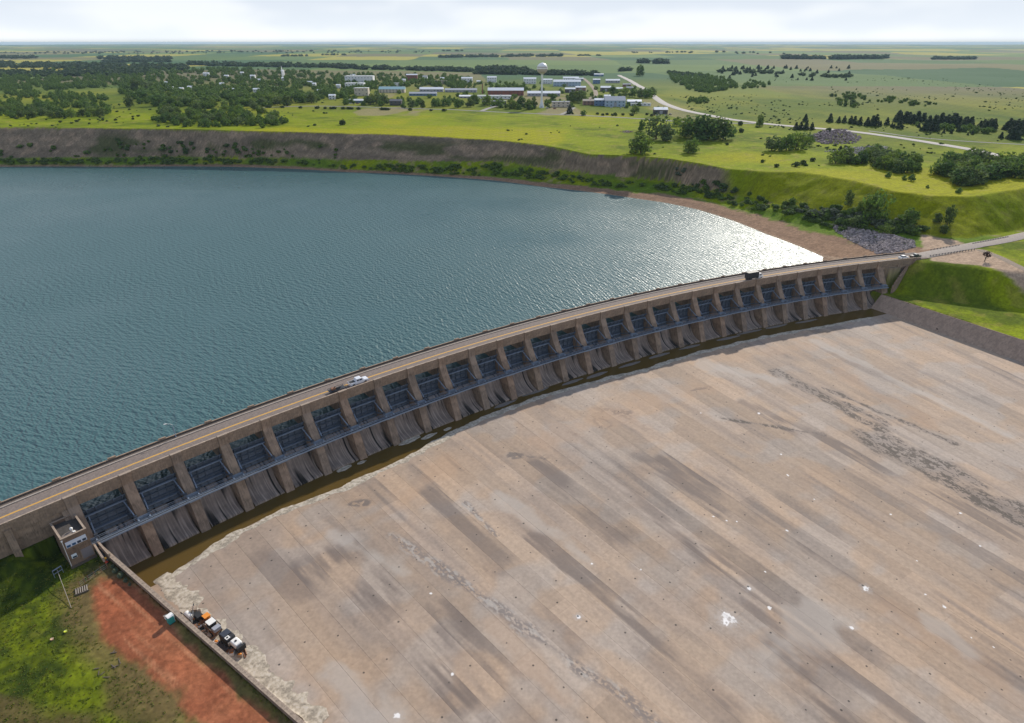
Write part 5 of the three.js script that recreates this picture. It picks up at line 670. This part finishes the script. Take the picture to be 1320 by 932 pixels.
// parked cars along the town's front
{ const R = rng(8); for (let i = 0; i < 16; i++) { const x = [452, 456, 461, 466, 633, 640, 646, 788, 800, 806, 843, 847, 858, 864, 715, 705][i], y = [134, 134.5, 134, 134.4, 137, 137.2, 137, 139, 139.4, 139, 149, 149.3, 149.6, 148, 140.5, 140][i], p = hit(x, y), c = thing('parked_car', i < 4 ? 'small parked car before the low blue house' : i < 7 ? 'small parked car at the gravel drive' : i < 10 ? 'small parked car before the pale blue shed' : i < 14 ? 'small parked car beside the open pole barn' : 'small parked car near the water tower foot', 'car', p[0], p[2] + 0.1, p[1], R() * 3, i < 4 ? 'cars by the blue house' : i < 7 ? 'cars at the drive' : i < 10 ? 'cars by the blue shed' : i < 14 ? 'cars at the barn' : 'cars by the tower'); part('body', rbox(4.6, 0.9, 1.9, 0.2, 0, 0.75, 0), wm([[0.7, 0.7, 0.7], [0.06, 0.06, 0.07], [0.25, 0.04, 0.03], [0.5, 0.5, 0.52]][i % 4], 0.4), c); part('cabin', rbox(2.5, 0.7, 1.6, 0.2, -0.2, 1.45, 0), M.glass, c); for (const [a, b] of [[-1.4, 0.9], [1.4, 0.9], [-1.4, -0.9], [1.4, -0.9]]) part('wheel', cyl(0.34, 0.34, 0.24, 0, 0, 0, 12).rotateX(Math.PI / 2).translate(a, 0.34, b), M.rubber, c); } }
// ------------------------------------------------------------------ vehicles on the bridge (local +x is the way they head)
function onRoad(k, u, turn = 0) { const p = arc(k, u), a = arcA(k); return [p[0], 0.045, p[1], Math.atan2(-Math.cos(a), Math.sin(a)) + turn]; }
function wheels(v, xs, w, r) { for (const x of xs) for (const s of [-1, 1]) { const o = part('wheel', cyl(r, r, 0.28, 0, 0, 0, 18).rotateX(Math.PI / 2).translate(x, r, s * w), M.rubber, v); part('hub', cyl(r * 0.5, r * 0.5, 0.3, 0, 0, 0, 12).rotateX(Math.PI / 2).translate(x, r, s * (w + 0.02)), M.chrome, o); } }
function pickup(name, label, k, u, turn, paint, S = 1.15) {
  const [X, Y, F, t] = onRoad(k, u, turn), v = thing(name, label, 'pickup', X, Y, F, t); v.scale.setScalar(S);
  const body = new THREE.Shape(); body.moveTo(-2.9, 0.45); body.lineTo(2.75, 0.45); body.quadraticCurveTo(2.95, 0.5, 2.95, 0.8); body.lineTo(2.85, 1.12); body.lineTo(1.5, 1.22); body.lineTo(-0.75, 1.22); body.lineTo(-2.9, 1.2); body.closePath();
  const bg = new THREE.ExtrudeGeometry(body, { depth: 1.84, bevelEnabled: true, bevelSize: 0.05, bevelThickness: 0.05, bevelSegments: 2 }).translate(0, 0, -0.92); part('body', bg, paint, v);
  const cab = new THREE.Shape(); cab.moveTo(1.55, 1.2); cab.lineTo(0.85, 1.88); cab.quadraticCurveTo(0.7, 1.95, 0.4, 1.96); cab.lineTo(-0.7, 1.95); cab.lineTo(-0.95, 1.2); cab.closePath(); part('cab', new THREE.ExtrudeGeometry(cab, { depth: 1.6, bevelEnabled: true, bevelSize: 0.05, bevelThickness: 0.05, bevelSegments: 2 }).translate(0, 0, -0.8), paint, v);
  const ws = new THREE.Shape([[1.46, 1.3], [0.92, 1.82], [0.88, 1.8], [1.4, 1.28]].map(p => new THREE.Vector2(...p))); part('windscreen', new THREE.ExtrudeGeometry(ws, { depth: 1.44, bevelEnabled: false }).translate(0.07, 0.04, -0.72), M.glass, v);
  for (const s of [-1, 1]) { part('side_window', box(0.85, 0.46, 0.04, 0.5, 1.56, s * 0.865), M.glass, v); part('side_window', box(0.72, 0.46, 0.04, -0.4, 1.56, s * 0.865), M.glass, v); part('headlight', box(0.06, 0.22, 0.4, 2.98, 0.88, s * 0.66), M.white, v); part('tail_light', box(0.05, 0.4, 0.16, -2.97, 0.95, s * 0.84), wm([0.3, 0.02, 0.02]), v); }
  part('cargo_bed', box(1.75, 0.1, 1.56, -1.95, 1.235, 0), M.black, v); part('bumper', box(0.2, 0.2, 1.8, 3.0, 0.5, 0), M.chrome, v); wheels(v, [-1.85, 1.9], 0.9, 0.42); return v;
}
const silver = new THREE.MeshPhysicalMaterial({ color: 0xd9dade, roughness: 0.35, clearcoat: 0.8 }), darkPaint = new THREE.MeshPhysicalMaterial({ color: 0x16181a, roughness: 0.3, clearcoat: 0.8 });
pickup('pickup_truck', 'silver pickup towing a low trailer along the dam road', 6.55, 2.35, 0, silver, 1.3);
{
  const [X, Y, F, t] = onRoad(5.95, 2.35), v = thing('utility_trailer', 'low open trailer with a dark load behind the silver pickup', 'trailer', X, Y, F, t); v.scale.setScalar(1.15);
  part('bed', box(5.4, 0.22, 2.1, 0, 0.75, 0), M.steelDark, v); for (const s of [-1, 1]) part('side_rail', merge([box(5.4, 0.08, 0.06, 0, 1.25, s * 1.03), ...[-2.6, -1.3, 0, 1.3, 2.6].map(x => box(0.08, 0.5, 0.06, x, 1.0, s * 1.03))]), M.black, v); part('drawbar', merge([bar([2.7, 0.7, 0.7], [4.0, 0.65, 0], 0.06), bar([2.7, 0.7, -0.7], [4.0, 0.65, 0], 0.06)]), M.steelDark, v); wheels(v, [-0.9, 0.1], 1.18, 0.36);
  const l = thing('machine_load', 'dark machine with pale pipes strapped on the low trailer', 'machine', X, Y + 0.99, F, t); part('engine', rbox(1.6, 0.8, 1.3, 0.08, -1.4, 0.42, 0), M.rust, l); part('tank', cyl(0.35, 0.35, 1.5, 0, 0, 0).rotateZ(Math.PI / 2).translate(0.4, 0.4, 0.35), M.black, l); part('pipe', merge([bar([-0.5, 0.2, -0.5], [2.4, 0.5, -0.4], 0.12), bar([-0.4, 0.45, -0.2], [2.3, 0.3, -0.75], 0.1)]), M.concPale, l); part('boom', beam([-2.3, 0.2, 0.4], [-0.6, 1.3, 0.3], 0.2, 0.2), M.black, l);
}
{
  const [X, Y, F, t] = onRoad(21.95, 2.4), v = thing('box_truck', 'box truck with a tall black body and white cab on the dam road', 'truck', X, Y, F, t); v.scale.setScalar(1.15);
  part('cargo_box', rbox(6.4, 2.9, 2.5, 0.05, -1.6, 2.45, 0), M.black, v); part('chassis', box(9.2, 0.3, 1.2, -0.2, 0.8, 0), M.steelDark, v);
  const cab = new THREE.Shape(); cab.moveTo(1.9, 0.6); cab.lineTo(4.5, 0.6); cab.lineTo(4.55, 1.5); cab.lineTo(3.6, 1.75); cab.lineTo(3.15, 2.75); cab.lineTo(1.9, 2.8); cab.closePath(); const c = part('cab', new THREE.ExtrudeGeometry(cab, { depth: 2.1, bevelEnabled: true, bevelSize: 0.05, bevelThickness: 0.05, bevelSegments: 2 }).translate(0, 0, -1.05), M.white, v); part('windscreen', beam([3.6, 1.85, 0], [3.28, 2.62, 0], 1.8, 0.06), M.glass, c); for (const s of [-1, 1]) { part('side_window', box(0.85, 0.65, 0.05, 2.65, 2.15, s * 1.11), M.glass, c); part('mirror', box(0.1, 0.5, 0.25, 3.3, 2.1, s * 1.35), M.black, c); }
  wheels(v, [-3.6, -2.6, 3.4], 1.05, 0.5);
}
{ const p = at(1194, 325.5, 0), [k, u] = toKU(...p); const car = (name, label, kk, uu, paint) => { const [X, Y, F, t] = onRoad(kk, uu), v = thing(name, label, 'car', X, Y + 0.02, F, t); v.scale.setScalar(1.3); const b = new THREE.Shape(); b.moveTo(-2.2, 0.35); b.lineTo(2.2, 0.35); b.lineTo(2.25, 0.75); b.lineTo(1.2, 0.95); b.lineTo(-2.1, 0.98); b.closePath(); part('body', new THREE.ExtrudeGeometry(b, { depth: 1.7, bevelEnabled: true, bevelSize: 0.06, bevelThickness: 0.06, bevelSegments: 2 }).translate(0, 0, -0.85), paint, v); const c = new THREE.Shape(); c.moveTo(1.1, 0.95); c.lineTo(0.5, 1.45); c.lineTo(-1.2, 1.48); c.lineTo(-1.9, 0.98); c.closePath(); part('glasshouse', new THREE.ExtrudeGeometry(c, { depth: 1.5, bevelEnabled: false }).translate(0, 0, -0.75), M.glass, v); part('roof_panel', rbox(1.7, 0.08, 1.45, 0.03, -0.35, 1.5, 0), paint, v); for (const s of [-1, 1]) part('headlight', box(0.06, 0.14, 0.35, 2.28, 0.68, s * 0.6), M.white, v); wheels(v, [-1.35, 1.4], 0.84, 0.33); };
  car('white_car', 'white car at the bridge end by the sloping wing wall', 29.35, 2.4, M.white); pickup('dark_pickup', 'dark green pickup in front of the white car', 29.95, 2.45, 0, new THREE.MeshPhysicalMaterial({ color: 0x12251f, roughness: 0.3, clearcoat: 0.8 }), 1.15); }
// ------------------------------------------------------------------ yard: toilet cabin, machines on the mud, fence, frames
{
  const p = hit(221, 802), t = thing('portable_toilet', 'teal portable toilet with a white roof against the chute wall', 'toilet', p[0], p[2] - 0.05, p[1], -0.62); t.scale.setScalar(1.1);
  part('body', rbox(1.25, 2.1, 1.25, 0.05, 0, 1.1, 0), M.teal, t); const d = part('door', box(0.95, 1.85, 0.06, 0, 1.05, 0.65), std([0.03, 0.33, 0.29], 0.5), t); part('handle', box(0.08, 0.2, 0.06, 0.36, 1.05, 0.7), M.black, d); const s = new THREE.Shape(); s.moveTo(-0.72, 0); s.lineTo(0.72, 0); s.quadraticCurveTo(0.6, 0.32, 0, 0.34); s.quadraticCurveTo(-0.6, 0.32, -0.72, 0); part('roof', new THREE.ExtrudeGeometry(s, { depth: 1.44, bevelEnabled: false }).translate(0, 2.15, -0.72), M.white, t); part('base_skid', box(1.4, 0.14, 1.4, 0, 0.07, 0), M.black, t); part('vent_pipe', cyl(0.06, 0.06, 2.5, 0.5, 1.35, -0.68), M.white, t);
  const q = hit(214.5, 797.5), w = thing('hand_wash_stand', 'small white basin stand beside the portable toilet', 'wash stand', q[0], q[2] - 0.05, q[1], -0.62); part('tank', rbox(0.9, 0.9, 0.6, 0.08, 0, 0.5, 0), M.white, w); part('basin', merge([box(1.0, 0.12, 0.8, 0, 1.0, 0), box(0.1, 0.5, 0.1, 0, 1.2, -0.3)]), M.wood, w);
}
function machineBase(name, label, cat, px, py, turn = 0) { const p = at(px, py, -23.2); p[0] += 0.95; p[1] += 1.4; const t = thing(name, label, cat, p[0], floorY(toKU(...p)[1]) + 0.03, p[1], turn); t.scale.setScalar(1.2); return t; }
{
  const T = Math.atan2(-0.585, 0.81);      // machines stand in line with the wall
  const a = machineBase('pump_unit', 'heap like pump unit of black hoses and white tanks beside the wall', 'machine', 243, 803, T); part('skid', box(4.6, 0.35, 3.2, 0, 0.3, 0), M.black, a); part('tank', cyl(0.7, 0.7, 2.2, 0, 0, 0, 18).rotateZ(Math.PI / 2).translate(-0.8, 1.15, 0.6), M.white, a); part('engine', rbox(1.8, 1.3, 1.4, 0.1, 1.1, 1.1, -0.6), M.black, a); part('frame', merge([bar([-2.2, 0.4, 1.5], [-2.2, 2.2, 1.5], 0.09), bar([2.2, 0.4, 1.5], [2.2, 2.2, 1.5], 0.09), bar([-2.2, 2.2, 1.5], [2.2, 2.2, 1.5], 0.09), bar([-2.2, 0.4, -1.5], [-2.2, 2.2, -1.5], 0.09), bar([-2.2, 2.2, -1.5], [2.2, 2.2, 1.5], 0.09)]), M.black, a); part('hose', new THREE.TubeGeometry(new THREE.CatmullRomCurve3([[-2, 0.8, -1], [-1, 1.9, -0.6], [0, 1.4, 0.2], [1.2, 2, 1], [2.4, 0.5, 1.6], [2.9, 0.15, 0.4]].map(v => new THREE.Vector3(...v))), 40, 0.16, 8), M.white, a); part('pipe', beam([2.5, 0.25, 2.4], [3.6, 0.5, -0.4], 0.3, 0.3), M.white, a); part('hopper', new THREE.CylinderGeometry(0.9, 0.4, 0.9, 4).translate(-0.9, 1.8, -0.9), M.concPale, a);
  const o = machineBase('orange_hopper', 'small orange steel hopper between two machines on the mud', 'machine', 260, 805, T); part('hopper', new THREE.CylinderGeometry(1.0, 0.5, 1.1, 4).rotateY(0.78).translate(0, 1.25, 0), M.orange, o); part('stand', merge([[-0.5, -0.5], [0.5, -0.5], [-0.5, 0.5], [0.5, 0.5]].map(([x, z]) => bar([x, 0, z], [x * 0.8, 0.9, z * 0.8], 0.07))), M.orange, o); part('chute', beam([0.3, 0.9, 0.2], [1.2, 0.25, 0.9], 0.5, 0.12), M.rust, o);
  const b = machineBase('skid_loader', 'rusty grey skid loader with white cab roof on the mud', 'machine', 268, 818, T); part('body', rbox(3.2, 1.2, 1.9, 0.12, 0, 1.0, 0), M.rust, b); part('cab', rbox(1.5, 1.5, 1.6, 0.1, -0.3, 2.0, 0), M.black, b); part('cab_roof', rbox(1.7, 0.14, 1.7, 0.05, -0.3, 2.82, 0), M.white, b); part('engine_cover', rbox(1.2, 0.9, 1.7, 0.1, 1.4, 1.75, -0.1), std([0.33, 0.34, 0.38], 0.6), b); for (const s of [-1, 1]) { part('lift_arm', merge([beam([1.5, 2.1, s * 1.1], [-1.6, 2.2, s * 1.1], 0.16, 0.28), beam([-1.6, 2.2, s * 1.1], [-2.6, 0.7, s * 1.1], 0.16, 0.26)]), M.walk, b); } part('bucket', extrX([[-1.1, 0.1], [0, 0.1], [0.1, 0.3], [-0.9, 0.35], [-1.1, 1.0], [-1.2, 1.0]], 2.1).rotateY(Math.PI / 2).translate(-2.6, 0.1, 0), M.rust, b); wheels(b, [-1, 1], 1.05, 0.5);
  const e = machineBase('rusty_pallet', 'flat rusty trailer frame heaped with pale scrap against the wall', 'trailer', 262, 823, T); part('frame', merge([box(3.6, 0.2, 0.2, 0, 0.5, 0.9), box(3.6, 0.2, 0.2, 0, 0.5, -0.9), ...[-1.7, -0.6, 0.6, 1.7].map(x => box(0.2, 0.18, 1.8, x, 0.5, 0))]), M.rust, e); part('scrap', merge([beam([-1.4, 0.75, -0.4], [1.0, 0.9, 0.3], 0.2, 0.2), beam([-0.6, 0.8, 0.6], [1.5, 0.75, -0.5], 0.25, 0.12), box(0.8, 0.5, 0.6, 0.9, 0.85, 0.4), box(0.6, 0.4, 0.5, -1.1, 0.8, 0.2)]), M.concPale, e); wheels(e, [0], 1.1, 0.38);
  const c = machineBase('compressor', 'boxy black air compressor with a white lid panel', 'machine', 287, 832, T); part('housing', rbox(3.0, 1.9, 2.2, 0.25, 0, 1.4, 0), M.black, c); part('hood', rbox(1.7, 0.3, 1.9, 0.1, -0.5, 2.4, 0), std([0.04, 0.045, 0.06], 0.4), c); part('lid_panel', box(0.9, 0.05, 0.9, 0.9, 2.38, 0.4), M.white, c); part('lid_port', cyl(0.22, 0.22, 0.1, 0.9, 2.43, 0.4), M.black, c); wheels(c, [-0.7, 0.7], 1.15, 0.45); part('drawbar', beam([1.5, 0.7, 0], [2.7, 0.5, 0], 0.14, 0.14), M.steelDark, c);
  const m = machineBase('steel_plate', 'dark steel plate lying against the wall beside the black compressor', 'plate', 280, 838, T); part('sheet', rbox(3.4, 0.14, 1.7, 0.04, 0, 0.35, 0), std([0.06, 0.05, 0.045], 0.8), m); part('timbers', merge([box(0.2, 0.3, 1.8, -1.2, 0.15, 0), box(0.2, 0.3, 1.8, 1.2, 0.15, 0)]), M.wood, m);
  const w = machineBase('water_trailer', 'small trailer with a white tank and black rear frame', 'trailer', 299, 840, T); part('tank', rbox(2.3, 1.2, 1.7, 0.35, -0.2, 1.5, 0), M.white, w); part('tank_lid', cyl(0.25, 0.25, 0.14, -0.2, 2.15, 0), M.black, w); part('frame', merge([box(3.6, 0.2, 1.9, 0, 0.72, 0), box(0.5, 1.3, 1.9, 1.6, 1.3, 0)]), M.black, w); part('hose_reel', cyl(0.5, 0.5, 0.7, 0, 0, 0).rotateX(Math.PI / 2).translate(-1.5, 1.2, 0.8), M.wood, w); wheels(w, [-0.2], 1.05, 0.42);
}
{      // loose gear heaped round the machines
  const R = rng(29), T = Math.atan2(-0.585, 0.81);
  for (let i = 0; i < 26; i++) {
    const al = 33 + R() * 23, of = 2.2 + R() * 4.6, p = [LW0[0] + 0.82789 * al + 0.5609 * of, LW0[1] - 0.5609 * al + 0.82789 * of], y = floorY(toKU(...p)[1]) + 0.05, m = [M.rust, M.black, M.concPale, M.walk, M.rust, M.white][i % 6];
    if (i % 3 === 0) { const o = thing('steel_drum', 'dented steel drum among the gear beside the wall', 'drum', p[0], y, p[1], R() * 3, 'drums among the gear'); part('shell', cyl(0.42, 0.42, 1.1, 0, 0.55, 0, 16), m, o); part('hoop', merge([0.05, 0.4, 0.75, 1.08].map(h => new THREE.TorusGeometry(0.43, 0.03, 6, 18).rotateX(Math.PI / 2).translate(0, h, 0))), M.rust, o); }
    else if (i % 3 === 1) { const o = thing('scrap_pipe', 'bundle of loose pipes lying among the gear beside the wall', 'pipes', p[0], y, p[1], T + (R() - 0.5), 'pipes among the gear'); for (let j = 0; j < 4; j++) part('pipe', bar([-1.4 + R() * 0.5, 0.14 + 0.2 * (j > 2), (j % 3) * 0.28 - 0.28], [1.2 + R() * 0.8, 0.14 + 0.2 * (j > 2), (j % 3) * 0.28 - 0.28], 0.12, 8), m, o); }
    else { const o = thing('gear_crate', 'battered crate of gear standing beside the wall', 'crate', p[0], y, p[1], T + R(), 'crates among the gear'); part('sides', merge([box(1.3, 0.8, 0.06, 0, 0.45, 0.45), box(1.3, 0.8, 0.06, 0, 0.45, -0.45), box(0.06, 0.8, 0.84, 0.62, 0.45, 0), box(0.06, 0.8, 0.84, -0.62, 0.45, 0)]), m, o); part('contents', new THREE.DodecahedronGeometry(0.45, 1).scale(1.2, 0.7, 0.8).translate(0, 0.65, 0), [M.wood, M.black, M.orange][i % 3], o); part('skid', box(1.3, 0.1, 0.9, 0, 0.05, 0), M.wood, o); }
  }
}
// wire fence on posts beside the yard
{
  const f = thing('wire_fence', 'sagging wire fence on thin posts between gatehouse and red yard', 'fence'); const L = [[104, 757], [110, 752], [115, 749], [123, 743.5], [131, 738], [139, 733]].map(q => { const p = hit(q[0], q[1]); return [p[0], p[2], p[1]]; });
  for (const p of L) part('post', cyl(0.06, 0.07, 2.2, p[0], p[1] + 0.95, -p[2], 7), M.rust, f); for (const h of [0.5, 1.1, 1.7]) { const g = []; for (let i = 1; i < L.length; i++) g.push(bar([L[i - 1][0], L[i - 1][1] + h, -L[i - 1][2]], [L[i][0], L[i][1] + h, -L[i][2]], 0.025, 5)); part('wire', merge(g), M.steelPale, f); }
}
{
  const P = (x, y) => { const p = hit(x, y); return [p[0], p[2], p[1]]; };
  const a = P(71, 745), b = P(82, 738), t = thing('pipe_gate', 'tall grey pipe frame with a lower bar beside the gatehouse', 'frame'); for (const q of [a, b]) part('leg', cyl(0.07, 0.07, 2.4, q[0], q[1] + 1.2, -q[2], 8), M.steelPale, t); for (const [h, r] of [[2.4, 0.16], [1.2, 0.1]]) part('crossbar', bar([a[0], a[1] + h, -a[2]], [b[0], b[1] + h, -b[2]], r), M.steelPale, t);
  const c = P(92, 784), d = [lerp(a[0], b[0], 0.5), lerp(a[1], b[1], 0.5), lerp(a[2], b[2], 0.5)]; solo('long_pole', bar([0, 0, 0], [c[0] - d[0], c[1] - d[1] - 2.2, -(c[2] - d[2])], 0.07, 8), M.wood, 'long pale pole leaning from the pipe frame to the grass', 'pole', d[0], d[1] + 2.35, d[2]);
  const e = P(105.5, 761), g = thing('cattle_grid', 'small slatted cattle grid of pale bars at the fence end', 'grid', e[0], e[1] + 0.02, e[2], 0.6); for (let i = 0; i < 6; i++) part('bar', box(0.22, 0.16, 2.2, (i - 2.5) * 0.5, 0.3, 0), M.wood, g); for (const s of [-1, 1]) part('side_beam', box(3.2, 0.3, 0.2, 0, 0.16, s * 1.15), M.walk, g);
  // head of the wall: twin kerbs from the walkway with a hazard marker
  const h0 = at(121.5, 703, -12.2), h1 = at(133.5, 721, -12.4), k0 = at(126.5, 700, -12.2), k1 = at(141, 716, -12.4), s = thing('wall_stair', 'pair of narrow concrete stringers between walkway and chute wall', 'stair'); for (const [m, n] of [[h0, h1], [k0, k1]]) part('stringer', beam([m[0], -12.3, -m[1]], [n[0], -12.6, -n[1]], 0.5, 1.6), M.concPale, s); for (let i = 0; i < 6; i++) { const t2 = (i + 0.5) / 6, X = lerp(lerp(h0[0], h1[0], t2), lerp(k0[0], k1[0], t2), 0.5), F = lerp(lerp(h0[1], h1[1], t2), lerp(k0[1], k1[1], t2), 0.5); part('tread', box(1.9, 0.14, 0.5, 0, 0, 0).rotateY(-0.75).translate(X, -13.0 - i * 0.06, -F), M.steelDark, s); }
  const q = P(138, 726), o = thing('hazard_marker', 'orange and yellow hazard marker at the head of the wall', 'marker', q[0], q[1], q[2]); part('base', cyl(0.4, 0.5, 0.3, 0, 0.15, 0), M.black, o); part('post', cyl(0.09, 0.09, 1.7, 0, 1.0, 0), M.orange, o); part('barrel', cyl(0.36, 0.42, 1.0, 0, 0.85, 0, 16), wm([0.55, 0.06, 0.03]), o); part('light', new THREE.SphereGeometry(0.36, 14, 10).translate(0, 1.85, 0), M.yellow, o);
  for (const [x, y, c, l] of [[67.5, 825, [0.55, 0.35, 0.22], 'small pinkish marker tub lying in the meadow'], [85, 815, [0.55, 0.6, 0.05], 'small yellow marker tub lying in the meadow']]) { const p = P(x, y); const mk = thing('marker_tub', l, 'tub', p[0], p[1], p[2]); part('shell', new THREE.LatheGeometry([[0, 0.02], [0.5, 0.02], [0.62, 0.7], [0.68, 0.74], [0.62, 0.74], [0.5, 0.6], [0, 0.55]].map(v => new THREE.Vector2(...v)), 18), wm(c), mk); mk.scale.setScalar(0.6); part('handle', new THREE.TorusGeometry(0.5, 0.04, 6, 16, 3.14).translate(0, 0.72, 0), M.white, mk); }
  // scattered pale boards by the gully
  const R = rng(3); for (let i = 0; i < 9; i++) { const p = P(112 + R() * 48, 840 + R() * 40); solo('old_board', box(0.9 + R() * 1.2, 0.08, 0.2), M.walk, 'weathered pale board lying in the gully weeds', 'board', p[0], p[1] + 0.12, p[2], R() * 3, 'boards in the gully'); }
}
// scorched little tree by the gravel lot
{ const p = hit(1269, 337), t = thing('scorched_tree', 'small dark reddish tree beside the gravel lot and track', 'tree', p[0], p[2] - 0.1, p[1]), R = rng(12), g = []; for (let i = 0; i < 9; i++) { const th = i * 2.4; g.push(bar([0, 1 + i * 0.35, 0], [Math.cos(th) * 2.2, 3 + i * 0.45, Math.sin(th) * 2.2], 0.08, 5)); } part('trunk', merge([bar([0, 0, 0], [0.2, 4.8, 0.1], 0.22, 7), ...g]), M.bark, t); part('crown', leafCloud([[0.6, 4.6, 0, 2.2, 1.6], [-1.2, 4.9, 0.4, 1.4, 1.1], [1.8, 3.8, -0.4, 1.2, 1.0]], 150, 0.7, 7), leaf([0.055, 0.025, 0.02]), t); }

renderer.render(scene, camera);
